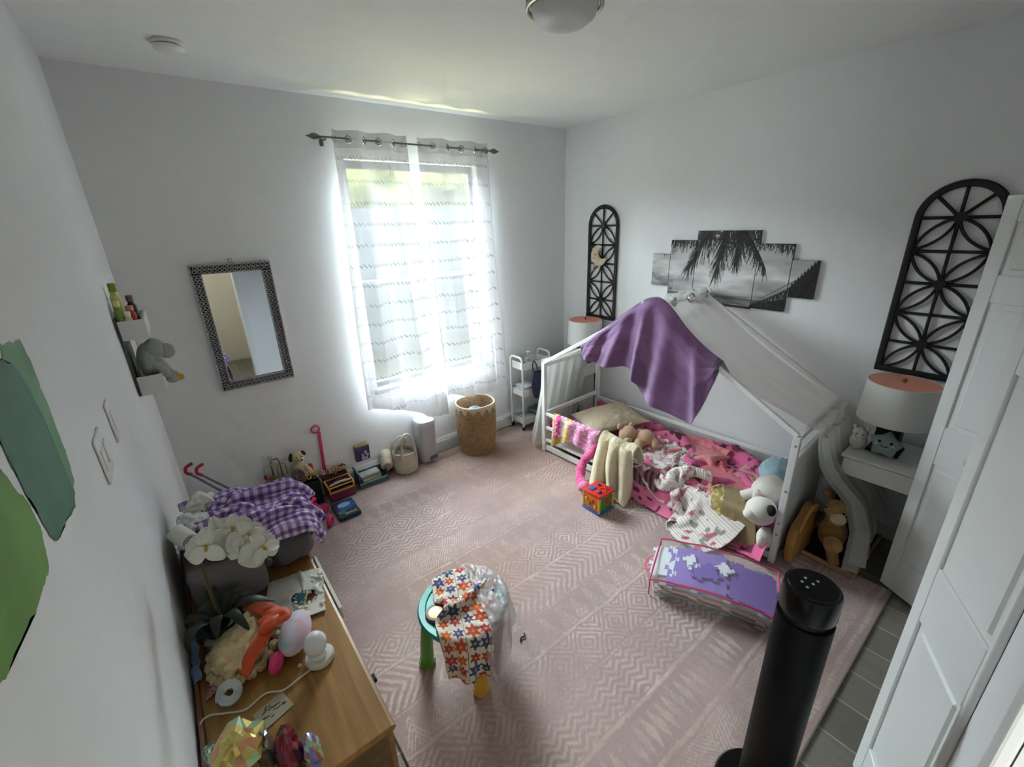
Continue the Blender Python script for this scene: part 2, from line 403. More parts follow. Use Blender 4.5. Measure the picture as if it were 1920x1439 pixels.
def bifold(name, fold, d1, d2, knob):
    r = struct(bpy.data.objects.new(name, None)); C.objects.link(r); r.location = (fold[0], fold[1], 0)
    d1 = np.array(d1, float); d1 /= np.linalg.norm(d1); d2 = np.array(d2, float); d2 /= np.linalg.norm(d2)
    leaf_mesh(np.array(fold) + d1 * .004, d1, .40).ob('door_leaf', M_door, r, smooth=False)
    leaf_mesh(np.array(fold) + d2 * .022 , d2, .38).ob('door_leaf', M_door, r, smooth=False)
    if knob:
        n = np.array([-d1[1], d1[0]]); n = n if n @ np.array([-1, .5]) > 0 else -n
        p = np.array(fold) + d1 * .205 + n * .0165; R = np.stack([[-n[1], n[0], 0], [0, 0, 1], [n[0], n[1], 0]], 1)
        MB().lathe([(.006, 0), (.006, .012), (.014, .018), (.017, .026), (.014, .033), (0, .036)], (p[0], p[1], .905), 20, R).ob('knob', mat('door_knob', '#cfd1cf', .3), r)
    return r
bifold('door_1', (2.812, .258), (-.47, -.88), (.30, -.95), True)
bifold('door_2', (1.638, .050), (-.893, -.451), (-.62, -.78), False)

# ------------------------------------------------------------------ green paint strokes on the left wall
def stroke(pts, c, seed, off=.0006, rag=.004):
    P = cr(np.array(pts + [pts[0]], float), 220); t = np.linspace(0, 60, 220)
    P = P + rag * np.stack([n2(t, t * 0, 1.0, seed), n2(t, t * 0, 1.0, seed + 3)], 1); P[-1] = P[0]
    b = bmesh.new(); b.faces.new([b.verts.new((XL + off, p[0], p[1])) for p in P[:-1]]); bmesh.ops.triangulate(b, faces=b.faces)
    return MB().bm(b).ob('paint_stroke', c, wl, smooth=False)
M_g1 = mat('dark_green_paint', '#4f7a66', .6, noise=.16, nscale=9); M_g1b = mat('mid_green_paint', '#6f9c77', .6, noise=.15, nscale=11); M_g2 = mat('leaf_green_paint', '#6f9a4c', .6, noise=.16, nscale=8)
stroke([(1.00, 1.853), (1.06, 1.842), (1.118, 1.83), (1.112, 1.73), (1.098, 1.64), (1.067, 1.577), (.99, 1.558), (.92, 1.62), (.94, 1.75)], M_g1b, 1)
stroke([(.96, 1.84), (1.03, 1.80), (1.05, 1.70), (1.04, 1.60), (1.02, 1.555), (.972, 1.558), (.90, 1.565), (.85, 1.577), (.835, 1.66), (.833, 1.749), (.86, 1.83)], M_g1, 2, .0010)
stroke([(.66, 1.80), (.76, 1.745), (.80, 1.71), (.825, 1.642), (.818, 1.60), (.773, 1.567), (.70, 1.57), (.62, 1.578), (.54, 1.60), (.50, 1.70), (.56, 1.78)], M_g2, 3)

# ------------------------------------------------------------------ rug: woven tribal bands, pattern kept as pile colour
def rug():
    x0, x1, y0, y1 = .30, 2.76, .20, 3.27; nx, ny = 430, 540
    U, V = uv(ny, nx); X = x0 + (x1 - x0) * U; Y = y0 + (y1 - y0) * V
    bands = [(.20, .262, 'line'), (.262, .50, 'hexa'), (.50, .53, 'bar'), (.53, .70, 'dots'), (.70, .73, 'bar'), (.73, .93, 'zig'), (.93, .955, 'line'), (.955, 1.15, 'diam'), (1.15, 1.175, 'bar'), (1.175, 1.33, 'tri'), (1.33, 1.355, 'line'), (1.355, 1.56, 'chev'), (1.56, 1.585, 'bar'), (1.585, 1.78, 'diam'), (1.78, 1.80, 'line'),
             (1.80, 1.98, 'tri'), (1.98, 2.0, 'bar'), (2.0, 2.22, 'hexa'), (2.22, 2.24, 'line'), (2.24, 2.42, 'zig'), (2.42, 2.45, 'bar'), (2.45, 2.66, 'diam'), (2.66, 2.68, 'line'), (2.68, 2.86, 'tri'), (2.86, 2.88, 'bar'), (2.88, 3.08, 'hexa'), (3.08, 3.27, 'zig')]
    H = np.zeros_like(X)
    Xw = X + .006 * n2(X, Y, 9., 2); Yw = Y + .005 * n2(X, Y, 8., 6)
    for k, (a, b, t) in enumerate(bands):
        m = (Yw >= a) & (Yw < b); f = (Yw - a) / (b - a); w = b - a; ph = .13 * k; tri = lambda p: np.abs(((Xw + ph) / p) % 1 - .5) * 2
        if t == 'bar': h = np.where(np.abs(f - .5) < .33, .8, 0)
        elif t == 'line': h = np.where((f > .35) & (f < .65) & ((((Xw + ph) / .03) % 1) > .2), .7, .05)
        elif t == 'hexa':
            r = np.maximum(tri(.36) * .30, 0) + np.abs(f - .5) * w * 1.15; h = ((r / .030) % 1 < .5) * .85 * (np.abs(f - .5) < .47)
        elif t == 'diam':
            r = tri(w * 1.05) * .5 + np.abs(f - .5); h = ((r / .17) % 1 < .45) * .8 * (np.abs(f - .5) < .48)
        elif t == 'zig': h = (((f * w + tri(.085) * .03) / .034) % 1 < .46) * .75
        elif t == 'chev': h = ((((Xw + ph) + np.abs(f - .5) * w * .9) / .045) % 1 < .45) * .75
        elif t == 'tri': 
            q = tri(.11); h = np.where(q > f, (((f * w - q * .1) / .028) % 1 < .5) * .8, 0.12)
        else: h = ((np.abs(tri(.10) - .5) + np.abs(f - .5) * 1.0) < .42) * .7 * (vnoise(np.stack([np.floor((Xw + ph) / .05), np.full_like(Xw, k), Xw * 0], -1)) > -.5)
        H = np.where(m, h, H)
    fad = np.clip(.50 + .5 * n2(X, Y, 2.6, 31) + .25 * n2(X, Y, 14., 37), .06, .9); H = H * fad * np.clip(.9 + .35 * n2(X, Y, 70., 3, 2), .2, 1.3)
    base = mixc(L3('#a8908e'), L3('#b7a09c'), np.clip(.5 + .7 * n2(X, Y, 1.6, 77), 0, 1)); base = mixc(base, L3('#9c8986'), np.clip(.3 + .9 * n2(X, Y, 4., 13), 0, 1) * .5)
    base = mixc(base, L3('#b0917f'), np.clip(n2(X, Y, 1.1, 51) + .1, 0, 1) * .6)
    col = mixc(base, L3('#d9c5b8'), np.clip(H, 0, 1)) * (.91 + .06 * n2(X, Y, 160., 9, 1))[..., None]
    Z = .0105 + .0018 * np.clip(H, 0, 1)
    b = MB().grid(np.stack([X, Y, Z], -1), col)
    e = mixc(L3('#8f8478'), L3('#8f8478'), np.zeros(4))
    b.box((x0 - .004, y0 - .006, .0008), (x1 + .005, y1 + .004, .0098), .002, col='#8a7f72')
    o = b.ob('rug', mat('rug_pile', None, .95, bump=.5, bscale=420, spec=.1, sheen=.2), smooth=True, angle=180)
    return tag(o, 'large faded pink patterned area rug covering most of the floor', 'rug')
rug()
RUG = .0128

# ------------------------------------------------------------------ ceiling fixture and smoke detector
c = (1.39, 1.415)
t = thing('ceiling_light', 'round flush ceiling light with brushed metal rings and frosted bowl', 'light fixture', (c[0], c[1], 2.70))
MB().lathe([(.145, ZC - .001), (.145, ZC - .012), (.11, ZC - .02), (.11, ZC - .001)], (*c, 0), 48).ob('canopy_plate', M_nickel, t)
MB().lathe([(.124, ZC - .02), (.126, ZC - .06), (.124, 2.738), (.112, 2.708), (.08, 2.686), (.04, 2.675), (0, 2.672)], (*c, 0), 48).ob('frosted_bowl', mat('frosted_glass', '#cfd0d2', .35), t)
for z in (2.741, 2.79):
    a = np.linspace(0, 2 * PI, 48, endpoint=False)
    MB().sweep(np.stack([c[0] + .137 * np.cos(a), c[1] + .137 * np.sin(a), np.full(48, z)], 1), .0085, 8, closed=True).ob('metal_ring', M_nickel, t)
for k in range(3):
    a = k * 2 * PI / 3 + .2
    MB().cyl((c[0] + .139 * math.cos(a), c[1] + .139 * math.sin(a), 2.741), (c[0] + .139 * math.cos(a), c[1] + .139 * math.sin(a), ZC - .012), .005, seg=8).ob('strut', M_nickel, t)
c = (.262, 2.80)
t = thing('smoke_detector', 'small round white smoke detector on the ceiling above the mirror side', 'smoke detector', (c[0], c[1], 2.78))
MB().lathe([(.062, ZC - .001), (.064, ZC - .012), (.060, ZC - .016)], (*c, 0), 40).ob('mounting_base', M_white, t)
MB().lathe([(.052, ZC - .0155), (.052, ZC - .019)], (*c, 0), 40).ob('vent_gap', mat('dark_gap', '#2a2c2a', .8), t)
MB().lathe([(.060, ZC - .0195), (.058, ZC - .030), (.048, ZC - .039), (.02, ZC - .042), (0, ZC - .0425)], (*c, 0), 40).ob('cover', M_white, t)

# ------------------------------------------------------------------ curtain rod and curtains
RY, RZ = 3.235, 2.565
t = thing('curtain_rod', 'slim grey metal curtain rod with leaf finial above the window', 'curtain rod', (1.65, RY, RZ))
M_rod = mat('pewter_metal', '#77777a', .35, metal=.9)
MB().cyl((1.0, RY, RZ), (2.34, RY, RZ), .0075).ob('rod', M_rod, t)
for sx, x in ((-1, 1.0), (1, 2.34)):
    p = np.array([[0, 0], [.012, .012], [.045, .02], [.075, .008], [.095, 0]]); s2 = cr(p, 16)
    MB().sweep([(x + sx * (q - .004), RY, RZ) for q in s2[:, 0]], np.maximum(s2[:, 1], .002), 12, flat=.45, up=(0, 1, 0)).ob('finial', M_rod, t)
    MB().cyl((x - sx * .03, RY - .006, RZ - .012), (x - sx * .03, YB - .002, RZ - .012), .005, seg=8).box((x - sx * .03 - .012, YB - .006, RZ - .04), (x - sx * .03 + .012, YB - .001, RZ + .02), .003).ob('bracket', M_rod, t)
M_cur = mat('sheer_curtain', None, .9, sheer=.20, tlw=.021, spec=.1)
def curtain(name, label, top, bot, waves, seed, fl, fr_):
    """top/bot = (x0,x1) at rod and hem; the sheet snakes around the rod"""
    nx, ny = 220, 260; U, V = uv(ny, nx); z1, zt = RZ + .052, RZ
    zb = .50 + .06 * np.sin(U * 5 + seed) * .6 + fl * (1 - U) + fr_ * U
    Z = z1 + (zb - z1) * V
    k = sstep(0, 1, V); x0 = top[0] + (bot[0] - top[0]) * k; x1 = top[1] + (bot[1] - top[1]) * k; X = x0 + (x1 - x0) * U
    X = X + .012 * np.sin(2 * PI * waves * 2 * U + 1) * V
    ph = 2 * PI * waves * U + .7 * np.sin(3 * U + V * 1.5 + seed) * V
    A = .030 + .004 * sstep(.05, .5, V); Y = RY + A * np.sin(ph) + .012 * np.sin(2 * ph + seed + 3 * V) * sstep(.05, .5, V) - .03 * V + .006 * n2(U, V, 6., seed)
    Y = np.minimum(Y, YB - .03)
    col = solidc('#eeeef0', U.shape)
    d = z1 - Z + .004 * n2(U, V, 10., seed + 4)
    for r in range(14):
        zc = .165 + r * .142 ; m = np.abs(d - zc - .007 * np.sin(U * 2 * PI * 26)) < .0075
        m &= (np.sin(U * 2 * PI * 26 + 1.2) > -.75) & (n2(U, V, 30., r, 2) > -.75); col[m] = L3('#a9acae')
    hd = (d > .095) & (d < .103); col[hd] = L3('#c4c4c6'); col[d < .095] = L3('#cfcfd6')
    ed = (U < .012) | (U > .988); col[ed] = L3('#dcdcde')
    P = np.stack([X, Y, Z], -1); P2 = np.moveaxis(P, -1, -1)
    b = MB().grid(P2, col); 
    # shape is written out vertex by vertex, so the pattern rides on the cloth
    t = thing('window_curtain', label, 'curtain', ((top[0] + top[1]) / 2, RY, .5), 'sheer curtain panels at the window')
    b.ob('curtain_cloth', M_cur, t, angle=180)
    for q in range(int(waves * 2) + 1):
        u = q / (2 * waves); u = min(max(u, .03), .97)
        x = top[0] + (top[1] - top[0]) * u; sl = A[0, 0] * 2 * PI * waves * math.cos(2 * PI * waves * u) / (top[1] - top[0]); n = np.array([-sl, 1, 0]); n /= np.linalg.norm(n)
        e1 = np.array([n[1], -n[0], 0]); a = np.linspace(0, 2 * PI, 24, endpoint=False)
        MB().sweep(np.array([x, RY + A[0, 0] * math.sin(2 * PI * waves * u), RZ]) + .021 * (np.cos(a)[:, None] * e1 + np.sin(a)[:, None] * np.array([0, 0, 1])), .0055, 8, closed=True, up=(.3, .9, .2)).ob('grommet', M_chrome, t)
    return t
curtain('curtain_panel', 'left white sheer curtain panel with dashed tuft rows', (1.075, 1.60), (1.01, 1.735), 2.5, 0.4, .13, -.085)
curtain('curtain_panel', 'right white sheer curtain panel beside the bare wall corner', (1.685, 2.315), (1.715, 2.385), 2.5, 2.1, .06, .0)
# ================================================================== ON THE WALLS
# mirror
t = thing('mirror', 'rectangular wall mirror in a pierced silver metal frame', 'mirror', (.343, YB - .01, 1.02))
x0, x1, z0, z1, fw = .122, .566, 1.018, 1.828, .058
b = MB(); yf = YB - .022
for (a, c, e, f) in ((x0, x1, z0, z0 + .008), (x0, x1, z1 - .008, z1), (x0, x0 + .008, z0, z1), (x1 - .008, x1, z0, z1)): b.box((a, YB - .032, e), (c, YB - .002, f), .002)
for (a, c, e, f) in ((x0 + fw, x1 - fw, z0 + fw - .006, z0 + fw), (x0 + fw, x1 - fw, z1 - fw, z1 - fw + .006), (x0 + fw - .006, x0 + fw, z0 + fw, z1 - fw), (x1 - fw, x1 - fw + .006, z0 + fw, z1 - fw)): b.box((a, YB - .03, e), (c, YB - .012, f), .0015)
def disc(b, x, z, r):
    a = np.linspace(0, 2 * PI, 10, endpoint=False); b.sweep(np.stack([x + r * np.cos(a), np.full(10, yf), z + r * np.sin(a)], 1), .0032, 5, closed=True, up=(.2, 1, .1))
n = 16
for k in range(n):
    u = x0 + .012 + (x1 - x0 - .024) * (k + .5) / n
    for z in (z0 + .019, z0 + .040, z1 - .019, z1 - .040): disc(b, u + (.007 if abs(z - z0) < .03 or abs(z1 - z) < .03 else 0), z, .0095)
n = 26
for k in range(n):
    u = z0 + fw + (z1 - z0 - 2 * fw) * (k + .5) / n
    for x in (x0 + .019, x0 + .040, x1 - .019, x1 - .040): disc(b, x, u, .0095)
b.ob('frame', mat('pierced_silver', '#b2b2b4', .4, metal=.7, noise=.3, nscale=60), t)
MB().box((x0 + .004, YB - .010, z0 + .004), (x1 - .004, YB - .002, z1 - .004)).ob('frame_back', mat('dark_backing', '#4c4c4e', .7), t, smooth=False)
MB().box((x0 + fw, YB - .0150, z0 + fw), (x1 - fw, YB - .0105, z1 - fw)).ob('mirror_glass', mat('mirror_glass', '#c9cdd2', .03, metal=1), t, smooth=False)
a = np.linspace(0, 2 * PI, 14, endpoint=False)
MB().sweep(np.stack([.347 + .012 * np.cos(a), np.full(14, YB - .008), z1 + .013 + .012 * np.sin(a)], 1), .003, 6, closed=True, up=(.2, 1, .1)).ob('hanging_ring', M_nickel, t)

# arched fretwork panels
def lattice(yc, label):
    t = thing('arched_fretwork_panel', label, 'wall decoration', (XR - .012, yc, 1.095), 'arched black fretwork panels on the long wall')
    X = XR - .0135; r = .163; zc = 1.955; zb = 1.11
    a = np.linspace(0, PI, 28)
    path = [(X, yc - r, zb)] + [(X, yc - r, z) for z in np.linspace(zb + .05, zc - .02, 6)] + [(X, yc - r * math.cos(q), zc + r * math.sin(q)) for q in a] + [(X, yc + r, z) for z in np.linspace(zc - .02, zb + .05, 6)] + [(X, yc + r, zb)]
    b = MB().sweep(path, .0178, 8, flat=.65, up=(1, 0, 0)); b.box((X - .0115, yc - r - .0155, zb - .0155), (X + .0115, yc + r + .0155, zb + .0155), .002)
    b.ob('frame', M_black, t)
    b = MB(); nodes = [1.955, 1.617, 1.28]; hw = .152
    def bar(p, q, w=.0082): b.sweep([(X, yc + p[0], p[1]), (X, yc + q[0], q[1])], w, 6, flat=.85, up=(1, 0, 0))
    def arc(p, q, s):
        p, q = np.array(p), np.array(q); d = q - p; L = np.linalg.norm(d); n = np.array([-d[1], d[0]]) / L; u = np.linspace(0, 1, 9)
        P = p + d * u[:, None] + n * (s * 4 * u * (1 - u))[:, None]; b.sweep([(X, yc + w[0], w[1]) for w in P], .0076, 6, flat=.8, up=(1, 0, 0))
    for z in nodes:
        bar((-hw, z), (hw, z)); b.lathe([(.026, -.011), (.026, .011)], (X, yc, z), 16, np.array([[0, 0, 1], [1, 0, 0], [0, 1, 0.]]))
    for z in (1.786, 1.449): bar((-hw, z), (hw, z))
    bar((0, zb), (0, zc + r - .01))
    for q in (45, 135): bar((0, zc), ((r - .008) * math.cos(math.radians(q)), zc + (r - .008) * math.sin(math.radians(q))))
    for i, z in enumerate(nodes):
        for sy in (-1, 1):
            for sz in ((-1, 1) if i else (-1,)):
                for s in (-.032, .032): arc((0, z), (sy * hw, z + sz * .162), s)
    b.ob('fretwork', M_black, t)
lattice(2.815, 'arched black fretwork panel in the far corner with a moon hung on it')
lattice(.452, 'arched black fretwork panel above the lamp beside the white doors')

# crescent moon cushion hung on the far panel
zc, yc, R = 1.705, 2.80, .105
a = np.linspace(math.radians(78), math.radians(335), 40)
t = thing('hanging_moon', 'cream crescent moon cushion with a sleeping face on the far black panel', 'cushion', (XR - .05, yc, 1.6))
w = np.sin(np.linspace(0, PI, 40)) ** .75 * .043 + .003
b = MB().sweep([(XR - .052, yc + (R - .035) * math.cos(PI - q + 0), zc + (R - .035) * math.sin(PI - q + 0)) if False else (XR - .056, yc - (R - .038) * math.cos(q), zc + (R - .038) * math.sin(q)) for q in a[::1]], w, 14, flat=.55, up=(1, 0, 0))
b.ob('moon_body', mat('cream_velour', '#dccbb0', .9, noise=.05, bump=.3, sheen=.3), t)
M_brown = mat('brown_thread', '#7b5a44', .8)
def seg3(P, r, name, m, par): return MB().sweep(P, r, 6).ob(name, m, par)
seg3([(XR - .084, yc + .045 + .014 * q, zc - .005 + .010 * abs(q) ** 2 * 1.2) for q in np.linspace(-1, 1, 7)], .002, 'closed_eye', M_brown, t)
seg3([(XR - .082, yc + .055 + .008 * q, zc - .035 + .006 * q * q) for q in np.linspace(-1, 1, 5)], .002, 'mouth', M_brown, t)
MB().sweep([(XR - .075, yc + .045, zc - .075), (XR - .072, yc + .07, zc - .11), (XR - .07, yc + .08, zc - .15)], [.012, .016, .012], 8, flat=.5).ob('ribbon', mat('cream_ribbon', '#dbd4c6', .8), t)

# five-part beach picture: one image running over five canvases
def picture(Y, Z):
    """grey value of the palm-beach print at wall position (y leftwards positive, z up)"""
    s = 2.254 - Y; u = s / 1.23; v = (1.90 - Z) / .54
    g = .64 + .12 * np.exp(-((u - .40) / .28) ** 2 - ((v - .52) / .2) ** 2) - .18 * sstep(.55, .9, v)
    cl = n2(s * 1.0, Z * 3.2, 5.5, 3, 4); g = g + .13 * cl * sstep(.25, .5, v) * (v < .84); g -= .22 * np.clip(n2(s, Z * 2.5, 7., 9, 4) + .1, 0, 1) * (u < .17) 
    g = np.where(v > .84, .47 + .16 * np.sin(v * 190 + 3 * n2(s, Z, 9., 4)) * .5 + .12 * n2(s, Z * 6, 14., 6), g)
    sea = (v > .86) & (v < .90); g = np.where(sea, .30 + .1 * n2(s * .6, Z * 8, 16., 2), g); g = np.where(v > .965, .2, g)
    return g
def fronds(shape_ctr):
    F = []; r = random.Random(5)
    def frond(p0, p1, sag, L, n, lean):
        p0, p1 = np.array(p0), np.array(p1)
        for k in range(n):
            q = (k + .3) / n; c = p0 + (p1 - p0) * q + np.array([0, -sag * 4 * q * (1 - q)]); l = L * (1 - .55 * q) * r.uniform(.8, 1.15)
            for sd in (-1, 1):
                an = -PI / 2 + lean + sd * r.uniform(.05, .55) * (1 - .3 * q); F.append((c, c + l * np.array([math.cos(an), math.sin(an)]), .0042))
        F.append((p0, p1 + np.array([0, 0]), .004))
    frond((.47, 1.96), (.10, 1.80), -.02, .20, 46, -.25); frond((.52, 1.98), (.33, 1.62), .0, .23, 44, -.35); frond((.62, 1.98), (.56, 1.60), .0, .24, 40, -.1); frond((.68, 1.98), (.90, 1.66), -.02, .20, 44, .12)
    frond((.60, 1.98), (1.12, 1.78), -.03, .16, 46, .05); frond((.70, 1.96), (.70, 1.68), 0, .20, 34, .0); frond((1.06, 1.85), (.0, 1.83), -.02, .10, 60, 0)
    frond((1.30, 1.72), (.84, 1.40), .03, .16, 44, -.1); frond((1.30, 1.60), (.92, 1.38), .02, .16, 40, -.35)
    return F
def canvases():
    F = fronds(None)
    specs = [(2.252, 2.094, 1.474, 1.727, 'leftmost and smallest picture canvas with grey clouds'), (2.090, 1.873, 1.398, 1.834, 'second picture canvas from the left with sky over the horizon'), (1.869, 1.412, 1.362, 1.903, 'widest and tallest picture canvas in the middle with hanging palm leaves'),
             (1.408, 1.190, 1.372, 1.816, 'second picture canvas from the right with palm leaves over sea'), (1.186, 1.030, 1.474, 1.717, 'rightmost picture canvas, mostly black leaf against white')]
    for ya, yb, za, zb, lab in specs:
        ny, nx = int((zb - za) / .0032), int((ya - yb) / .0032); U, V = uv(ny, nx); Y = ya + (yb - ya) * U; Z = zb + (za - zb) * V
        g = picture(Y, Z); s = 2.254 - Y
        dk = np.zeros_like(g)
        for a, c, w in F:
            d = c - a; L2 = d @ d; tt = np.clip(((s - a[0]) * d[0] + (Z - a[1]) * d[1]) / L2, 0, 1)
            ds = np.hypot(s - a[0] - tt * d[0], Z - a[1] - tt * d[1]); dk = np.maximum(dk, sstep(w * (1 - .75 * tt) + .0012, w * (1 - .75 * tt) * .4, ds))
        core = (Z > 1.86 + .05 * n2(s, Z, 30., 2)) & (s > .40) & (s < .85); dk = np.maximum(dk, core * .8)
        leaf = (s > 1.075) & (Z < 1.735 - 1.25 * (1.225 - s) * 1.0 + .012 * np.sin(s * 400)); dk = np.maximum(dk, leaf * 1.0)
        blk = (s > .845) & (Z < 1.395 + .30 * (s - .845)); dk = np.maximum(dk, blk * .95)
        g = g * (1 - .93 * dk) + .045 * dk + .03 * dk * (n2(s, Z, 60., 8) > .3)
        col = np.repeat(np.clip(g, .01, 1)[..., None] ** 1.65, 3, -1) * np.array([1, .985, .965])
        t = thing('picture_canvas', lab, 'picture', (XR - .012, (ya + yb) / 2, za), 'canvases of the split beach picture')
        MB().box((XR - .0235, yb, za), (XR - .001, ya, zb), .0015).ob('stretcher', mat('canvas_edge', '#55534f', .8), t, smooth=False)
        MB().grid(np.stack([np.full_like(Y, XR - .0240), Y, Z], -1), col).ob('printed_canvas', mat('print', None, .75, bump=.15, bscale=900), t, angle=180)
canvases()

# two-tier white wall shelf on the left wall
y0, y1, x1 = 2.55, 2.90, -.118
t = thing('wall_shelf', 'white two-tier box shelf mounted on the left wall', 'shelf', (XL, (y0 + y1) / 2, 1.30))
MB().box((XL + .001, y0 + .012, 1.30), (XL + .011, y1 - .012, 1.66), .001).ob('back_board', mat('grey_green_board', '#5b625c', .7), t, smooth=False)
for za, zb, n in ((1.565, 1.652, 'upper_tray'), (1.302, 1.392, 'lower_tray')):
    b = MB().box((XL + .012, y0, za), (x1, y0 + .01, zb), .0015).box((XL + .012, y1 - .01, za), (x1, y1, zb), .0015).box((x1 - .010, y0 + .0105, za), (x1, y1 - .0105, zb), .0015).box((XL + .012, y0 + .0105, za), (x1 - .0105, y1 - .0105, za + .009))
    b.ob(n, mat('white_board', '#dadada', .5), t, smooth=False)
def bottle(x, y, z, r, h, body, cap, label, neck=.5, capw=.6, kind='bottle'):
    t = thing(kind, label, 'bottle', (x, y, z), 'toiletries in the upper wall tray')
    MB().lathe([(r * .9, 0), (r, .006), (r, h * .70), (r * .85, h * .76), (r * neck, h * .80), (r * neck, h * .84)], (x, y, z), 20).ob('body', body, t)
    MB().lathe([(r * capw, h * .84), (r * capw, h * .985), (r * capw * .8, h), (0, h)], (x, y, z), 16).ob('cap', cap, t)
zt = 1.5745
M_gr = mat('lime_plastic', '#7d9a3d', .4); M_yel = mat('pale_yellow_plastic', '#cfcf86', .4); M_red = mat('red_plastic', '#b4402d', .4); M_dk = mat('dark_bottle', '#2b2728', .35)
bottle(-.196, 2.585, zt, .017, .165, M_gr, M_yel, 'lime green bottle nearest the wall in the white shelf tray', .6, .7)
bottle(-.196, 2.66, zt, .020, .235, M_yel, M_gr, 'tall pale yellow bottle at the back of the white shelf tray', .7, .75)
bottle(-.160, 2.63, zt, .0185, .135, M_red, mat('pink_cap', '#c98f86', .5), 'red bottle standing in the white shelf tray', .7, .8)
bottle(-.152, 2.685, zt, .017, .175, M_dk, mat('brown_cap', '#6a5248', .5), 'black bottle with brown cap in the white shelf tray', .6, .8)
bottle(-.170, 2.575, zt, .013, .115, mat('cream_tube', '#c5c69b', .5), M_white, 'short cream tube in front of the red bottle', .8, .9)

# grey plush elephant stuffed into the lower tray
t = thing('plush_elephant', 'grey plush elephant slumped out of the lower wall shelf tray', 'soft toy', (-.14, 2.66, 1.33))
M_gp = mat('grey_plush', '#a3aaa8', .95, noise=.06, bump=.5, bscale=300, sheen=.4)
MB().ell((-.155, 2.66, 1.44), (.043, .075, .085), amp=.06).ob('body', M_gp, t)
MB().ell((-.118, 2.65, 1.495), (.045, .055, .05), amp=.04).ob('head', M_gp, t)
for s, y, z in ((1, 2.62, 1.487), (-1, 2.69, 1.463)):
    a = np.linspace(.3, 2 * PI - .3, 16); MB().ell((-.078, y, z), (.034, .011, .033)).ob('ear', M_gp, t)
MB().sweep(cr([(-.13, 2.63, 1.47), (-.11, 2.615, 1.43), (-.095, 2.61, 1.395), (-.075, 2.61, 1.37), (-.06, 2.61, 1.362)], 14), np.linspace(.022, .013, 14), 10).ob('trunk', M_gp, t)
MB().sweep(cr([(-.14, 2.61, 1.43), (-.115, 2.60, 1.405), (-.096, 2.60, 1.365)], 8), np.linspace(.024, .018, 8), 10).ob('leg', M_gp, t)
MB().ell((-.085, 2.60, 1.348), (.028, .02, .022)).ob('foot', M_gp, t)
MB().lathe([(.017, -.002), (.017, .002)], (-.056, 2.592, 1.35), 20, np.array([[1, 0, 0], [0, 0, -1], [0, 1, 0.]]) @ ry(.3)).ob('sole_patch', mat('yellow_patch', '#caa63c', .8), t)

# switch plates and outlet
def plate(name, lab, y0, y1, z0, z1, n):
    t = thing(name, lab, 'switch', (XL, (y0 + y1) / 2, z0))
    MB().box((XL + .0005, y0, z0), (XL + .006, y1, z1), .003).ob('cover_plate', M_white, t)
    for k in range(n):
        yc = y0 + (y1 - y0) * (k + .5) / n; MB().box((XL + .0055, yc - .017, z0 + .03), (XL + .009, yc + .017, z1 - .03), .002).ob('rocker', M_white, t)
plate('light_switch', 'white single rocker switch plate nearer the wall shelf', 1.615, 1.69, 1.435, 1.553, 1)
plate('light_switch', 'white double rocker switch plate nearer the green paint', 1.315, 1.430, 1.440, 1.556, 2)
t = thing('wall_outlet', 'white wall outlet behind the toys by the window wall', 'outlet', (.29, YB - .003, .37))
MB().box((.252, YB - .006, .365), (.326, YB - .0005, .482), .003).ob('cover_plate', M_white, t)
for z in (.40, .447): MB().box((.272, YB - .0085, z - .015), (.306, YB - .0055, z + .015), .004).ob('socket', mat('outlet_face', '#c9c9c6', .5), t)
# ================================================================== THE BED
_a = math.atan2(1.943, -.10); EY = np.array([math.cos(_a), math.sin(_a), 0]); EX = np.array([math.sin(_a), -math.cos(_a), 0]); NF = np.array([2.50, .72, 0.])
L, W, PT, RDG = 1.945, .75, .86, 1.45
def BD(s, t, z): return NF + EX * s + EY * t + np.array([0, 0, z])
def BDg(P): P = np.asarray(P); return NF + P[..., :1] * EX + P[..., 1:2] * EY + np.concatenate([np.zeros(P.shape[:-1] + (2,)), P[..., 2:3]], -1)
def tob(x, y): d = np.array([x, y, 0]) - NF; return np.array([d @ EX, d @ EY])
RB = np.stack([EX, EY, [0, 0, 1.]], 1)
bed = thing('house_bed', 'white house-frame toddler bed with a tent canopy along the long wall', 'bed', BD(W / 2, L / 2, 0))
def bbar(p, q, w=.034, d=.024, name='rail', m=None):
    """square bar between bed points p, q"""
    p, q = BD(*p), BD(*q); v = q - p; l = np.linalg.norm(v); v /= l
    u = np.array([0, 0, 1.]) if abs(v[2]) < .9 else EX
    x = np.cross(u, v); x /= np.linalg.norm(x); y = np.cross(v, x); R = np.stack([x, y, v], 1)
    b = MB(); qd = MB().box((-d / 2, -w / 2, 0), (d / 2, w / 2, l), .003); b.add(np.concatenate(qd.v) @ R.T + p, qd.f)
    return b.ob(name, m or M_metalw, bed, smooth=False)
zb = RUG + .001
for s, t in ((0, 0), (0, L), (W, 0), (W, L)): bbar((s, t, zb), (s, t, PT), .036, .036, 'post')
for t in (0, L):
    bbar((.019, t, PT - .016), (W - .019, t, PT - .016), name='top_bar'); bbar((.019, t, .70 if t == 0 else .385), (W - .019, t, .70 if t == 0 else .385), name='end_rail')
    for s in (0, W):
        sg = 1 if t == 0 else -1
        bbar((s, t, PT + .004), (s, L / 2 + sg * .05, RDG + .06 * .6), .03, .022, 'rafter')
bbar((.0, L / 2, RDG + .002), (W + .03, L / 2, RDG + .002), .026, .026, 'ridge_bar')
bbar((.019, L, .20), (W - .019, L, .20), name='end_rail')
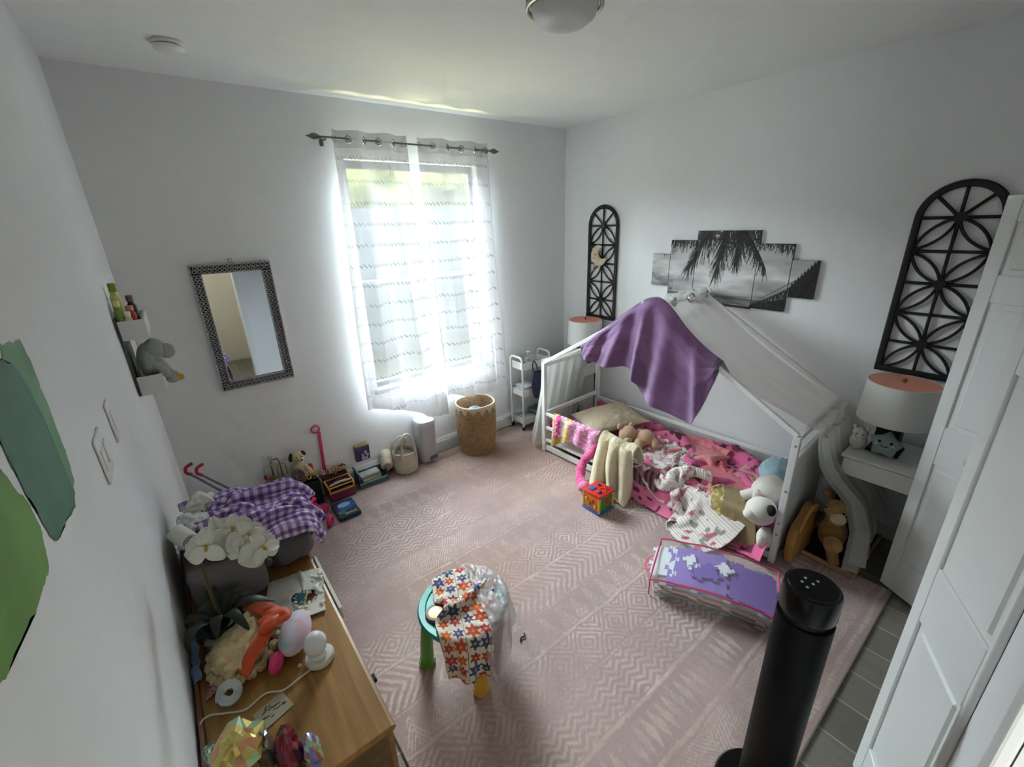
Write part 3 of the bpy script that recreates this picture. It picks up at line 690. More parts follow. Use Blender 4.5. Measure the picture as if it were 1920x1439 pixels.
# head-end guard on the open side
for z in (.39, .255, .13): bbar((0, L - .70, z), (0, L - .019, z), .028, .02, 'guard_rail')
bbar((0, L - .70, zb), (0, L - .70, .404), .03, .022, 'guard_post')
bbar((0, .019, .052), (0, L - .019, .052), .05, .018, 'side_rail'); bbar((W, .019, .052), (W, L - .019, .052), .05, .018, 'side_rail')
bbar((W, .019, .33), (W, L - .019, .33), .03, .018, 'back_rail')
q = MB(); p = MB().box((.02, -.007, .06), (W - .02, .007, .683), .002); q.add(BDg(np.concatenate(p.v)), p.f); q.ob('end_panel', mat('white_board_panel', '#dcdcd8', .45), bed, smooth=False)
for z in (.81, .52, .30, .22):
    MB().lathe([(.007, 0), (.006, .003), (0, .0045)], BD(-.0185, -.002, z), 10, np.stack([EY, [0, 0, 1], -EX], 1)).ob('bolt', M_nickel, bed)
# mattress and the crumpled pink sheet
q = MB(); p = MB().box((.035, .03, .078), (W - .03, L - .03, .205), .035, seg=4); q.add(BDg(np.concatenate(p.v)), p.f)
tag(q.ob('mattress', mat('mattress_ticking', '#d8c9c6', .9)), 'thin mattress under the pink printed sheet of the house bed', 'mattress')
def sd_guard(P):
    d = np.where(P[:, 1] > L - .73, P[:, 0] - .014, 1.0); return d, np.tile([1., 0, 0], (len(P), 1))
RAILB = sd_box((-.011, -.02, .02), (.011, L + .02, .079), .004)
cm = [RAILB, sd_guard, sd_box((.035, .03, .078), (W - .03, L - .03, .205), .03), sd_plane(RUG + .003), sd_wall(0, W - .022, -1), sd_wall(1, .018, 1), sd_wall(1, L - .022, -1)]
P = start(64, 40, (.27, L / 2, .28), (.94, 0, 0), (0, L - .06, 0), .03, 6., 3.)
P[..., 0] = -.13 + (P[..., 0] + .18)
P = cloth(P, 1.00, L * 1.05, cm, 80, 8, th=.008, fric=.9)
P = up(P, 200, 130); U, V = uv(200, 130)
P[..., 2] += .006 * np.abs(n2(U * .9, V * 2.0, 9., 4))
col = solidc('#cf5f8c', U.shape); col = mixc(col, L3('#e07aa2'), np.clip(n2(U, V * 2, 4., 8) * .8 + .3, 0, 1))
r_ = random.Random(4)
for k in range(34):
    cu, cv = r_.random(), r_.random(); s = r_.uniform(.022, .034)
    for du, dv, rr in ((0, 0, 1), (-.9, -.8, .62), (.9, -.8, .62), (0, 1.1, .5)):
        d = np.hypot((U - cu) * .95 - du * s, (V - cv) * 2.0 - dv * s); col[d < s * rr] = L3('#43252c')
m = (n2(U, V * 2, 26., 11, 2) > .62); col[m] = L3('#5d2a3a')
PS = P
M_cloth = mat('printed_cotton', None, .92, bump=.25, bscale=500, sheen=.15)
tag(MB().grid(BDg(P), col).ob('bed_sheet', M_cloth, angle=180, solid=.003), 'crumpled hot pink sheet with dark prints spread over the house bed', 'bed sheet')
cm2 = [RAILB, sd_guard, sd_box((.025, .02, .07), (W - .03, L - .02, .222), .03), sd_plane(RUG + .006), sd_wall(0, W - .024, -1), sd_wall(1, .026, 1)]
def local_cloth(c, ang, du, dv, w, h, ny, nx, amp, fr, seed, cols, steps=70, fric=1.0, z=.36, th=.01, it=7):
    c = tob(*c); R = rz(ang); P = start(ny, nx, (0, 0, 0), (du, 0, 0), (0, dv, 0), amp, fr, seed) @ R.T + np.array([c[0], c[1], z])
    return cloth(P, w, h, cols, steps, it, th=th, fric=fric)
# floral ribbed blanket
P = local_cloth((2.60, 1.42), -.46, .34, .80, .54, 1.30, 60, 28, .10, 5., 21., cm2, z=.40)
P = up(P, 240, 130); U, V = uv(240, 130); P[..., 2] += .004 * np.abs(n2(U, V * 2, 12., 5)) + .0022 * np.sin(U * 2 * PI * 30)
col = solidc('#e2dad4', U.shape); col *= (1 - .30 * (np.sin(U * 2 * PI * 30) < -.55))[..., None]
fl = n2(U * .5, V * 1.4, 19., 40, 3); col[fl > .40] = L3('#c99aa0'); col[fl > .60] = L3('#a9606d'); g = n2(U * .5, V * 1.4, 26., 60, 2); col[(g > .66)] = L3('#8d8f86')
tag(MB().grid(BDg(P), col).ob('blanket', M_cloth, angle=180, solid=.004), 'white ribbed baby blanket with pink flowers crumpled over the bed edge', 'blanket')
# grey-pink wrap near the rail, salmon pieces by the wall
P = local_cloth((2.72, 1.70), -.35, .42, .26, .60, .40, 26, 40, .07, 7., 31., cm2, z=.40); P = up(P, 90, 140); U, V = uv(90, 140)
col = mixc(solidc('#b9a3a6', U.shape), L3('#8c6a72'), np.clip(n2(U, V, 6., 3) + .2, 0, 1))
tag(MB().grid(BDg(P), col).ob('baby_wrap', M_cloth, angle=180, solid=.003), 'mauve grey baby wrap twisted beside the teddy bear', 'blanket')
P = local_cloth((3.0, 1.62), .2, .30, .50, .40, .68, 40, 28, .08, 6., 47., cm2, z=.38); P = up(P, 150, 100); U, V = uv(150, 100)
col = mixc(solidc('#d98d90', U.shape), L3('#c06a74'), np.clip(n2(U, V, 22., 3, 2) * .9, 0, 1))
tag(MB().grid(BDg(P), col).ob('throw', M_cloth, angle=180, solid=.004), 'salmon pink throw rumpled against the wall side of the bed', 'blanket')
P = local_cloth((2.76, 1.18), -.1, .34, .30, .46, .42, 32, 36, .08, 6., 52., cm2, z=.40); P = up(P, 110, 120); U, V = uv(110, 120)
col = mixc(solidc('#cd6e78', U.shape), L3('#b5565f'), np.clip(n2(U, V, 5., 3), 0, 1))
tag(MB().grid(BDg(P), col).ob('throw', M_cloth, angle=180, solid=.003), 'coral red cloth bunched in the middle of the pink sheet', 'blanket')
P = local_cloth((2.50, .985), .35, .36, .24, .44, .30, 28, 38, .06, 6., 63., [RAILB, sd_box((.02, .02, .07), (W - .03, L - .02, .262), .03)] + cm2, z=.40); P = up(P, 100, 130); U, V = uv(100, 130)
col = mixc(solidc('#8e7d5c', U.shape), L3('#76684c'), np.clip(n2(U, V, 5., 3), 0, 1)); g = (V > .72); col[g] = mixc(L3('#a08a4e'), L3('#dccb94'), np.clip(n2(U, V, 18., 9)[g] * 1.4, 0, 1))
tag(MB().grid(BDg(P), col).ob('skirt', mat('satin', None, .5, bump=.15, bscale=300), angle=180, solid=.003), 'olive khaki child skirt with gold hem on the pink sheet', 'clothing')

def cushion(c, w, h, th, R, seed=0, pinch=.10, n=44, e=.62):
    U, V = uv(n, n); u, v = U * 2 - 1, V * 2 - 1
    k = 1 - pinch * (1 - np.abs(v) ** 2.2) * np.abs(u) ** 3; l = 1 - pinch * (1 - np.abs(u) ** 2.2) * np.abs(v) ** 3
    t = th / 2 * np.clip((1 - u ** 2) * (1 - v ** 2), 0, 1) ** e * (1 + .10 * n2(u, v, 1.4, seed)); wr = .05 * th * n2(u * 2, v * 2, 3., seed + 2) * (1 - np.maximum(np.abs(u), np.abs(v)) ** 4)
    b = MB()
    for sg in (1, -1): b.grid(np.stack([u * k * w / 2, v * l * h / 2, sg * t + wr * (sg > 0)], -1) @ np.array(R).T + np.array(c))
    return b
tag(cushion((2.82, 2.275, .345), .56, .47, .16, rz(-.42) @ ry(-.10), 3).ob('pillow', mat('khaki_linen', '#b3a48c', .9, bump=.3, bscale=500), sub=1), 'large beige pillow at the head end of the house bed', 'pillow')
P = local_cloth((2.62, 2.42), .1, .22, .40, .34, .58, 32, 24, .06, 7., 71., cm2, z=.34); P = up(P, 110, 80); U, V = uv(110, 80)
col = solidc('#4c3a52', U.shape); g = n2(U, V, 9., 5, 2); col[g > .12] = L3('#8d84a8'); col[g > .42] = L3('#d8d4de')
tag(MB().grid(BDg(P), col).ob('throw', M_cloth, angle=180, solid=.003), 'dark purple patterned blanket bunched between guard rail and beige pillow', 'blanket')

# teddy bear
t = thing('teddy_bear', 'small tan teddy bear lying against the beige pillow', 'soft toy', (2.76, 1.93, .24))
M_tan = mat('tan_plush', '#c29d7f', .95, noise=.1, nscale=80, bump=.8, bscale=260, sheen=.4)
MB().ell((2.735, 1.995, .315), (.078, .072, .07), amp=.05).ob('head', M_tan, t)
for y, x in ((2.055, 2.70), (2.01, 2.79)): MB().ell((x, y, .375), (.026, .02, .026)).ob('ear', M_tan, t)
MB().ell((2.69, 1.96, .295), (.034, .034, .028)).ob('muzzle', mat('cream_plush', '#d5bfa2', .95, bump=.6, bscale=260), t)
MB().ell((2.815, 1.885, .30), (.085, .075, .062), amp=.05, seed=4).ob('body', M_tan, t)
for p, q in (((2.76, 1.90, .29), (2.66, 1.84, .255)), ((2.85, 1.85, .29), (2.80, 1.76, .26)), ((2.80, 1.93, .32), (2.88, 1.98, .28))):
    MB().sweep(cr([p, tuple((np.array(p) + q) / 2 + np.array([0, 0, .008])), q], 8), [.028, .034, .036, .036, .036, .035, .03, .018], 12).ob('limb', M_tan, t)

# white bear and blue toy at the foot end
M_wp = mat('white_plush', '#e4ded4', .95, bump=.6, bscale=260, sheen=.4); M_dkp = mat('black_plush', '#231f20', .95, bump=.6, bscale=260)
t = thing('plush_bear', 'big white plush bear with black patches slumped at the foot of the bed', 'soft toy', (2.66, .86, .24))
MB().ell((2.70, .872, .34), (.13, .095, .11), amp=.04).ob('body', M_wp, t)
MB().ell((2.49, .825, .325), (.092, .085, .085), amp=.03, seed=2).ob('head', M_wp, t)
MB().ell((2.465, .765, .372), (.034, .026, .034), R=rz(.5)).ob('eye_patch', M_dkp, t); MB().ell((2.412, .855, .325), (.032, .038, .032)).ob('muzzle', M_wp, t)
MB().ell((2.55, .885, .395), (.026, .022, .026)).ob('ear', M_wp, t); MB().sweep(cr([(2.63, .93, .34), (2.61, .965, .315), (2.60, .985, .30)], 8), .032, 10).ob('arm', M_wp, t)
t = thing('plush_toy', 'pale blue furry plush ball at the wall side of the bed foot', 'soft toy', (2.97, .93, .24))
MB().ell((2.96, .925, .345), (.125, .105, .115), amp=.10, fr=4).ob('body', mat('blue_fur', '#9fc0cc', .95, noise=.15, nscale=50, bump=1, bscale=140, sheen=.4), t)
MB().ell((2.86, .945, .31), (.045, .045, .05), amp=.1).ob('paw', mat('blue_fur', ''), t)
tag(MB().ell((2.49, .775, .155), (.055, .045, .075), amp=.08).ob('plush_toy', mat('cream_fur', '#d9d2c6', .95, bump=1, bscale=160), sub=0), 'cream furry toy wedged low beside the bed foot post', 'soft toy')
# pink folded blanket at the wall corner of the foot end
P = local_cloth((3.06, 1.09), .05, .26, .14, .34, .22, 20, 30, .06, 8., 81., cm2, z=.37); P = up(P, 70, 100); U, V = uv(70, 100)
col = mixc(solidc('#d98fa6', U.shape), L3('#b94f78'), (np.sin(U * 26) > .2) * .9); col[n2(U, V, 8., 4) > .5] = L3('#c9b592')
tag(MB().grid(BDg(P), col).ob('throw', M_cloth, angle=180, solid=.004), 'pink striped cloth tucked behind the blue furry toy', 'blanket')

# crochet blanket over the guard rail
nu, nv = 120, 90; U, V = uv(nv, nu); T = L - .13 - .50 * U                       # along the rail
zt = .426; out = -.035; hang = .20 + .03 * np.sin(U * 9) + .10 * np.clip(.22 - U, 0, 1) / .22
a = V * 1.0; f = np.where(V < .30, (V / .30), 1)
S_ = np.where(V < .30, .045 - .045 * f - .0, out * sstep(.30, .40, V)) + .012 * np.sin(U * 24 + V * 3) * (V > .35) - .018 * np.clip(V - .4, 0, 1)
Z_ = np.where(V < .30, zt - .06 * (1 - f), zt - hang * (V - .30) / .70)
S_ = S_ - .004; P = np.stack([S_, T, Z_ + .004 * n2(U, V, 26., 3)], -1)
bp = .004 * np.sin(U * 160) * np.sin(V * 110); P[..., 0] -= bp
w = U + .02 * n2(U, V, 8., 2); nz = n2(U, V, 34., 6, 2)
col = solidc('#d987b0', U.shape); col[nz > .15] = L3('#e6c3d6')
for a0, a1, c in ((-1, .06, '#d9b964'), (.06, .20, '#cf4a8c'), (.20, .30, '#e3bcd0'), (.30, .42, '#d8b85c')): m = (w >= a0) & (w < a1); col[m] = L3(c); col[m & (nz > .45)] = L3('#ecd6de')
m = (U < .30) & (V > .82); col[m] = L3('#b79a44')
M_knit = mat('crochet_wool', None, .95, bump=.9, bscale=190, sheen=.2)
tag(MB().grid(BDg(P), col).ob('crochet_blanket', M_knit, angle=180, solid=.008), 'pink and yellow crochet blanket hung over the white guard rail', 'blanket')

# cream sherpa blanket from the rail end to the rug
prof = [(.10, .275), (.05, .40), (.004, .436), (-.05, .41), (-.082, .36), (-.11, .27), (-.135, .15), (-.17, .05), (-.21, .024)]
nu, nv = 90, 120; A = cr(np.array(prof), nv); U, V = uv(nv, nu)
T = 1.27 - .30 * U * (1 + .10 * V) + .02 * np.sin(V * 4) - .02 * V + .022 * np.sin(U * 19 + 1.2) * sstep(.3, .8, V)
fold = (np.sin(U * 19 + 1.8 * np.sin(V * 3) + .6) * .036 + .030 * n2(U, V * .5, 3.6, 12)) * sstep(.2, .75, V) * (1 - .5 * sstep(.85, 1, V))
S_ = A[:, 0][:, None] + fold - .05 * (1 - U) * sstep(.5, 1, V) + .02 * U * sstep(.3, 1, V); Z_ = np.maximum(A[:, 1][:, None] + .008 * n2(U, V, 6., 2) - .02 * U * (V < .4), RUG + .012)
col = mixc(solidc('#d8cbae', U.shape), L3('#c3b38f'), np.clip(n2(U, V, 7., 5), 0, 1)); 
tag(MB().grid(BDg(np.stack([S_, T, Z_], -1)), col).ob('sherpa_blanket', mat('sherpa', None, .95, bump=1, bscale=170, sheen=.3), angle=180, solid=.012), 'cream fleece blanket hanging from the guard rail end down to the rug', 'blanket')
# hot pink plush scarf beside it
pts = cr([BD(-.02, 1.33, .31), BD(-.07, 1.35, .24), BD(-.075, 1.41, .17), BD(-.14, 1.40, .11), BD(-.20, 1.34, .06), BD(-.25, 1.26, .05)], 40)
t = thing('plush_scarf', 'hot pink fuzzy scarf drooping from the bed beside the toy cube', 'scarf', tuple(pts[-1]))
M_hp = mat('hot_pink_fur', '#d9598f', .95, noise=.15, nscale=60, bump=1, bscale=120, sheen=.4)
MB().sweep(pts + .008 * np.stack([n2(np.arange(40) / 6, np.zeros(40), 1., k) for k in range(3)], 1), np.linspace(.032, .042, 40) * (1 + .12 * n2(np.arange(40) / 2, np.zeros(40), 1., 8)), 14).ob('scarf_body', M_hp, t)
MB().ell(BD(-.255, 1.26, .058), (.05, .045, .042), amp=.1).ob('pompom', mat('light_pink_fur', '#dd86ab', .95, bump=1, bscale=120), t)
# dark garment and white frill on the low side of the bed
P = local_cloth((2.43, 1.63), .1, .10, .20, .18, .30, 24, 18, .05, 8., 91., [sd_box((.02, .02, .07), (W, L, .228), .02), sd_plane(RUG + .012)], z=.34, steps=60); P = up(P, 80, 60); U, V = uv(80, 60)
tag(MB().grid(BDg(P), mixc(solidc('#5a2f3c', U.shape), L3('#8e7480'), (np.sin(V * 40) > .1) * .8)).ob('garment', M_cloth, angle=180, solid=.003), 'dark maroon striped garment at the open edge of the bed', 'clothing')

# ------------------------------------------------------------------ canopy: two sheer panels on the ridge
M_sheer = mat('canopy_voile', '#e8e8e4', .9, sheer=.36, spec=.1)
def eyelets(t, s0, s1, n, dt):
    for k in range(n):
        s = s0 + (s1 - s0) * k / max(1, n - 1); a = np.linspace(0, 2 * PI, 24, endpoint=False); tl = .25 * (-1) ** k
        e1 = EX * math.cos(tl) + EY * math.sin(tl)
        MB().sweep(BD(s, L / 2 + dt, RDG + .012) + .027 * (np.cos(a)[:, None] * e1 + np.sin(a)[:, None] * np.array([0, 0, 1.])), .0075, 8, closed=True, up=(.3, .6, .4)).ob('grommet', M_chrome, t)
def canopy(name, label, sgn):
    nu, nv = 110, 170; U, V = uv(nv, nu); vs = .55
    k = np.clip((V - .06) / (vs - .06), 0, 1); h = np.clip((V - vs) / (1 - vs), 0, 1)
    t0 = L / 2 - sgn * .03
    if sgn > 0:
        sA = .02 + .0 * k; S0 = .024 + (.15 - .024) * sstep(.3, 1, k); S1 = W - .024
        top_t = t0 + (0 - t0) * k; top_z = RDG + .01 + (PT + .012 - RDG - .01) * k - .085 * np.sin(PI * k) * (.35 + .9 * np.abs(U - .45)) - .03 * np.sin(PI * k) * np.sin(U * 5)
        le = np.interp(h, [0, .3, .6, .8, 1], [.13, .20, .31, .30, .15]); ri = W - .024 - .03 * np.sin(h * PI); ht = np.interp(h, [0, .15, .3, .42, .6, .8, 1], [-.062, -.078, -.105, -.155, -.26, -.315, -.34]); hz = PT + .012 - (PT - .045) * h
    else:
        S0 = .026 + 0 * k; S1 = W - .026
        top_t = t0 + (L - t0) * k; top_z = RDG + .01 + (PT + .012 - RDG - .01) * k - .05 * np.sin(PI * k)
        le = .026 - .09 * h ** 2; ri = W - .05 - .20 * h; ht = L + .062 + .05 * h; hz = PT + .012 - (PT - .05) * h
    S = np.where(h > 0, le + (ri - le) * U, S0 + (S1 - S0) * U); T = np.where(h > 0, ht, top_t); Z = np.where(h > 0, hz, top_z)
    hd = V < .06; Z = np.where(hd, RDG + .055 - .045 * V / .06 , Z); T = np.where(hd, t0, T)
    wv = np.sin(U * 2 * PI * 3.5 + 1.2 * np.sin(3 * V)); T = T + np.where(hd | (k < .3), .022 * wv * (1 - k / .3) * (k < .3), 0) + h ** .6 * (.032 * np.sin(U * 2 * PI * 5 + 2 * V) + .012 * np.sin(U * 2 * PI * 11)) * sgn
    Z = Z + (h == 0) * .006 * n2(U, V, 7., 3) * k
    if sgn > 0:                                    # ragged hem: the open corner reaches lower than the rest
        Z = Z + h ** 3 * (.16 * sstep(.35, .6, U)) - 0
    t = thing('canopy_curtain', label, 'canopy curtain', BD(W / 2, L / 2, RDG), 'sheer canopy panels on the house bed')
    q = np.stack([S, T, Z], -1); b = MB().grid(BDg(q))
    lo = int(vs * nv) + 4; q2 = q[lo:].copy(); q2[..., 1] -= sgn * (.016 + .012 * np.sin(U[lo:] * 31)); q2[..., 2] = q2[..., 2] * .93 + .05; q2[..., 0] = W / 2 + (q2[..., 0] - W / 2) * .93; b.grid(BDg(q2))   # hanging part is doubled
    b.ob('canopy_cloth', M_sheer, t, angle=180)
    eyelets(t, .235, W - .055, 3, -sgn * .05) if sgn > 0 else eyelets(t, .42, W - .08, 2, .05)
    return t
canopy('canopy_curtain', 'sheer white canopy panel sloping to the foot end and hanging over the giraffe', 1)
canopy('canopy_curtain', 'sheer white canopy panel at the head end beside the utility cart', -1)

# purple fleece blanket over the front rafters
topw = [(2.215, 1.085), (2.10, 1.185), (1.97, 1.285), (1.85, 1.38), (1.76, 1.445), (1.68, 1.487), (1.60, 1.487), (1.51, 1.42), (1.40, 1.315), (1.30, 1.235), (1.17, 1.165)]
botw = [(2.225, 1.045), (2.19, 1.005), (2.12, .980), (2.04, .972), (1.93, .985), (1.80, 1.003), (1.735, .93), (1.70, .85), (1.60, .80), (1.44, .752), (1.30, .742), (1.235, .90), (1.175, 1.12)]
nu, nv = 170, 110; A = cr(np.array(topw), nu); B_ = cr(np.array(botw), nu); U, V = uv(nv, nu)
v0 = .22; k = np.clip((V - v0) / (1 - v0), 0, 1); YZ = A[None] + (B_ - A)[None] * k[..., None]
inn = np.clip((v0 - V) / v0, 0, 1)                                                  # part folded over to the inner side
XF = 2.455 + (2.40 - 2.50) * ((YZ[..., 0] - .72) / 1.94) + .045
X = XF - .036 * sstep(0, .10, k) + .11 * inn + .0; Zf = YZ[..., 1] + .014 - .10 * inn ** 1.5 + .022 * np.sin(np.clip(inn * 3, 0, 1) * PI) * 0 + .018 * (1 - np.clip(k / .10, 0, 1)) * (1 - np.clip(inn / .3, 0, 1))
q = U * 1.0; fold = .030 * np.sin(U * 2 * PI * 5.2 + .8 + .5 * k) * (k ** .55) * np.sin(PI * np.clip(U * 1.02, 0, 1)) ** .3 + .009 * np.sin(U * 2 * PI * 11 + 2 * k) * k
X = X + fold - .02 * k * (1 - k) + .004 * n2(U, V, 9., 3)
P = np.stack([X, YZ[..., 0], Zf], -1)
col = mixc(solidc('#75517c', U.shape), L3('#8a6591'), np.clip(n2(U, V, 7., 4) + .2, 0, 1)); m = (U > .965) & (k > 0); col[m] = L3('#4b3552')
tag(MB().grid(P, col).ob('fleece_blanket', mat('purple_fleece', None, .95, bump=.6, bscale=260, sheen=.5), angle=180, solid=.007), 'purple fleece blanket slung over the peak of the bed frame', 'blanket')

# ------------------------------------------------------------------ foot end: toy box, giraffe, leather bag
M_oak = mat('pale_wood', '#b08e66', .5, noise=.12, nscale=30)
t = thing('toy_tray', 'low wooden framed tray with a dark base behind the bed foot', 'tray', (2.98, .52, .014)); Rt = rz(-.02)
b = MB()
for lo, hi in (((2.70, .355, .0145), (3.25, .371, .04)), ((2.70, .66, .0145), (3.25, .676, .04)), ((2.70, .371, .0145), (2.716, .66, .04)), ((3.234, .371, .0145), (3.25, .66, .04))): b.box(lo, hi, .003)
b.ob('frame', M_oak, t, smooth=False); MB().box((2.716, .371, .0145), (3.234, .66, .022)).ob('base_board', mat('dark_fabric', '#1d1b1a', .9), t, smooth=False)
t = thing('plush_giraffe', 'tan plush giraffe with cream muzzle sitting under the canopy hem', 'soft toy', (2.82, .54, .025))
M_gt = mat('giraffe_plush', '#b98f52', .95, noise=.28, nscale=26, bump=.8, bscale=240, sheen=.3); M_cm = mat('giraffe_cream', '#d9c7a0', .95, bump=.7, bscale=260)
MB().ell((2.90, .545, .125), (.085, .075, .10), amp=.06).ob('body', M_gt, t)
MB().sweep(cr([(2.895, .55, .18), (2.88, .555, .24), (2.86, .555, .29)], 8), [.055, .05, .046, .043, .042, .042, .042, .04], 14).ob('neck', M_gt, t)
MB().ell((2.84, .545, .325), (.075, .058, .058), R=ry(.35), amp=.04).ob('head', M_gt, t)
MB().ell((2.785, .515, .300), (.044, .042, .038), R=ry(.3)).ob('muzzle', M_cm, t)
for s in (-1, 1):
    MB().ell((2.88 + .02 * s, .555 + s * .058, .372), (.018, .03, .022), R=rx(.5 * s)).ob('ear', M_gt, t)
    MB().cyl((2.86, .55 + s * .022, .37), (2.863, .55 + s * .026, .41), .007, seg=8).ell((2.863, .55 + s * .026, .416), (.011, .011, .011)).ob('horn', mat('brown_plush', '#6d4a2c', .95), t)
    MB().ell((2.79, .54 + s * .045, .342), (.007, .007, .007)).ob('eye', mat('black_bead', '#0c0b0b', .2), t)
MB().ell((2.75, .50, .14), (.06, .05, .045), R=rz(.4), amp=.05).ob('leg', M_gt, t); MB().sweep([(2.735, .50, .12), (2.71, .47, .06), (2.70, .46, .045)], [.032, .030, .026], 12).ob('leg', mat('tan_leather', '#96704d', .8), t)
t = thing('leather_bag', 'tan leather tote bag leaning on the white foot board of the bed', 'bag', (2.70, .66, .0145))
pts = [(2.545, .030), (2.86, .020), (2.90, .26), (2.80, .315), (2.70, .27), (2.60, .235), (2.55, .15)]
b = MB(); n = 36; Pp = cr(np.array(pts + [pts[0]]), n + 1)[:-1]; cen = Pp.mean(0); V_ = []
for o, sc in ((-.002, .96), (.006, 1.0), (.030, 1.0), (.042, .93), (.047, .6)):
    for p in Pp: q = cen + (p - cen) * sc; V_.append((q[0], .692 - o - .02 * (1 - q[1] / .3), max(q[1], .0145)))
F_ = [(i * n + j, i * n + (j + 1) % n, (i + 1) * n + (j + 1) % n, (i + 1) * n + j) for i in range(4) for j in range(n)] + [tuple(range(n - 1, -1, -1)), tuple(4 * n + j for j in range(n))]
b.add(V_, F_).ob('body', mat('tan_bag_leather', '#a8783f', .5, noise=.15, nscale=14, bump=.25, bscale=90), t)
q = [(2.60, .215), (2.74, .265), (2.86, .24), (2.80, .16), (2.68, .14)]; Pq = cr(np.array(q + [q[0]]), 25)[:-1]
b = MB(); b.prism([(p[0], p[1]) for p in Pq], .006, (0, .6545, 0), (1, 0, 0), (0, 0, 1)); b.ob('flap', mat('tan_bag_leather', ''), t)
MB().sweep(cr([(2.60, .64, .22), (2.63, .63, .32), (2.72, .625, .36), (2.80, .63, .33), (2.83, .64, .26)], 24), .009, 8, flat=.5).ob('handle', mat('tan_bag_leather', ''), t)

# ------------------------------------------------------------------ night stands and lamps
def nightstand(y0, y1, label):
    t = thing('nightstand', label, 'nightstand', (3.07, (y0 + y1) / 2, .014), 'white bedside tables')
    x0, x1 = 2.87, 3.272
    MB().box((x0 - .008, y0 - .008, .662), (x1, y1 + .008, .68), .004).ob('top', M_white, t, smooth=False)
    b = MB().box((x0 + .018, y0, .548), (x1 - .002, y0 + .016, .661)).box((x0 + .018, y1 - .016, .548), (x1 - .002, y1, .661)).box((x0 + .018, y0 + .016, .548), (x1 - .002, y1 - .016, .562)).box((x1 - .016, y0 + .016, .562), (x1 - .002, y1 - .016, .661))
    b.ob('case', M_white, t, smooth=False)
    d = MB().box((x0, y0 + .004, .553), (x0 + .017, y1 - .004, .657), .003).ob('drawer_front', M_white, t, smooth=False)
    for x in (x0 + .03, x1 - .03):
        for y in (y0 + .02, y1 - .02): MB().cyl((x, y, .0141 if x < 2.76 else .001), (x, y, .547), .012, .016, 12).ob('leg', mat('dark_walnut', '#3a2c24', .5), t)
    return t
nightstand(.12, .585, 'white one-drawer nightstand beside the closet door holding the star cushion')
nightstand(2.79, 3.07, 'white nightstand hidden behind the head-end canopy in the corner')
def lamp(x, y, label):
    t = thing('table_lamp', label, 'table lamp', (x, y, .681), 'drum-shade lamps under the fretwork panels')
    MB().box((x - .075, y - .075, .6815), (x + .075, y + .075, .70), .004).box((x - .055, y - .055, .70), (x + .055, y + .055, .872), .008).ob('base', M_black, t, smooth=False)
    MB().cyl((x, y, .87), (x, y, 1.115), .006, seg=10).ob('stem', M_nickel, t)
    r0, r1, z0, z1 = .170, .160, .878, 1.106; n = 56
    MB().lathe([(r0, z0), (r1, z1), (r1 - .003, z1), (r0 - .003, z0), (r0, z0)], (x, y, 0), n).ob('shade', mat('linen_shade', '#dddcd8', .85, bump=.2, bscale=500), t, angle=30)
    MB().lathe([(r0 - .0036, z0 + .001), (r1 - .0036, z1 - .001)], (x, y, 0), n).ob('shade_lining', mat('coral_lining', '#d9927c', .8), t)
    b = MB()
    for k in range(3): a = k * 2 * PI / 3 + .5; b.cyl((x, y, z1 - .012), (x + (r1 - .004) * math.cos(a), y + (r1 - .004) * math.sin(a), z1 - .006), .0022, seg=6)
    b.ob('spider', M_nickel, t)
    MB().lathe([(.004, 0), (.010, .006), (.011, .016), (.006, .022), (0, .024)], (x, y, 1.108), 14).ob('finial', mat('copper', '#b4693f', .3, metal=.8), t)
    MB().lathe([(.012, 0), (.014, .02), (.029, .055), (.026, .08), (0, .092)], (x, y, .955), 16).ob('bulb', mat('lamp_bulb', '#ffb08a', .4, emit=.8), t)
lamp(3.075, .445, 'drum-shade table lamp on the nightstand next to the closet door')
lamp(3.105, 2.845, 'drum-shade table lamp in the far corner beneath the moon cushion')
# star cushion and white plush on the near stand
t = thing('star_cushion', 'sage green star cushion with a smiling face on the nightstand', 'cushion', (3.0, .43, .681))
c = np.array([2.965, .43, .765]); P5 = []
for k in range(10): r = (.108 if k % 2 == 0 else .046); a = PI / 2 + k * PI / 5 - .08; P5.append((r * math.cos(a), r * math.sin(a)))
tl = .12; Yv = np.array([math.sin(tl) * 1.0, 0, math.cos(tl)]); Xv = np.array([0, -1., 0]); n = np.cross(Xv, Yv)
b = bmesh.new(); rings = [(-.028, .55), (-.024, .9), (0, 1.0), (.024, .9), (.028, .55)]; vs = []
for o, sc in rings: vs.append([b.verts.new(tuple(c + (Xv * p[0] + Yv * p[1]) * sc + n * o)) for p in P5])
for i in range(4):
    for k in range(10): b.faces.new((vs[i][k], vs[i][(k + 1) % 10], vs[i + 1][(k + 1) % 10], vs[i + 1][k]))
b.faces.new(vs[0][::-1]); b.faces.new(vs[4])
MB().bm(b).ob('star_body', mat('sage_velour', '#8fa39f', .9, bump=.3, bscale=300, sheen=.3), t, sub=1, angle=180)
f = -1 if n[0] > 0 else 1
def onstar(u, v, d=.0275): return c + Xv * u + Yv * v - np.sign(n[0]) * n * d
for s in (-1, 1):
    MB().ell(onstar(s * .026, .018), (.004, .007, .008)).ob('eye', mat('black_thread', '#15161a', .6), t); MB().ell(onstar(s * .038, .002), (.003, .008, .004)).ob('cheek', mat('white_thread', '#e6e6e2', .7), t)
MB().sweep([onstar(.016 * q, -.010 + .007 * q * q) for q in np.linspace(-1, 1, 7)], .0022, 6).ob('smile', mat('black_thread', ''), t)
t = thing('plush_toy', 'white plush animal peeking from behind the canopy on the nightstand', 'soft toy', (3.03, .54, .681))
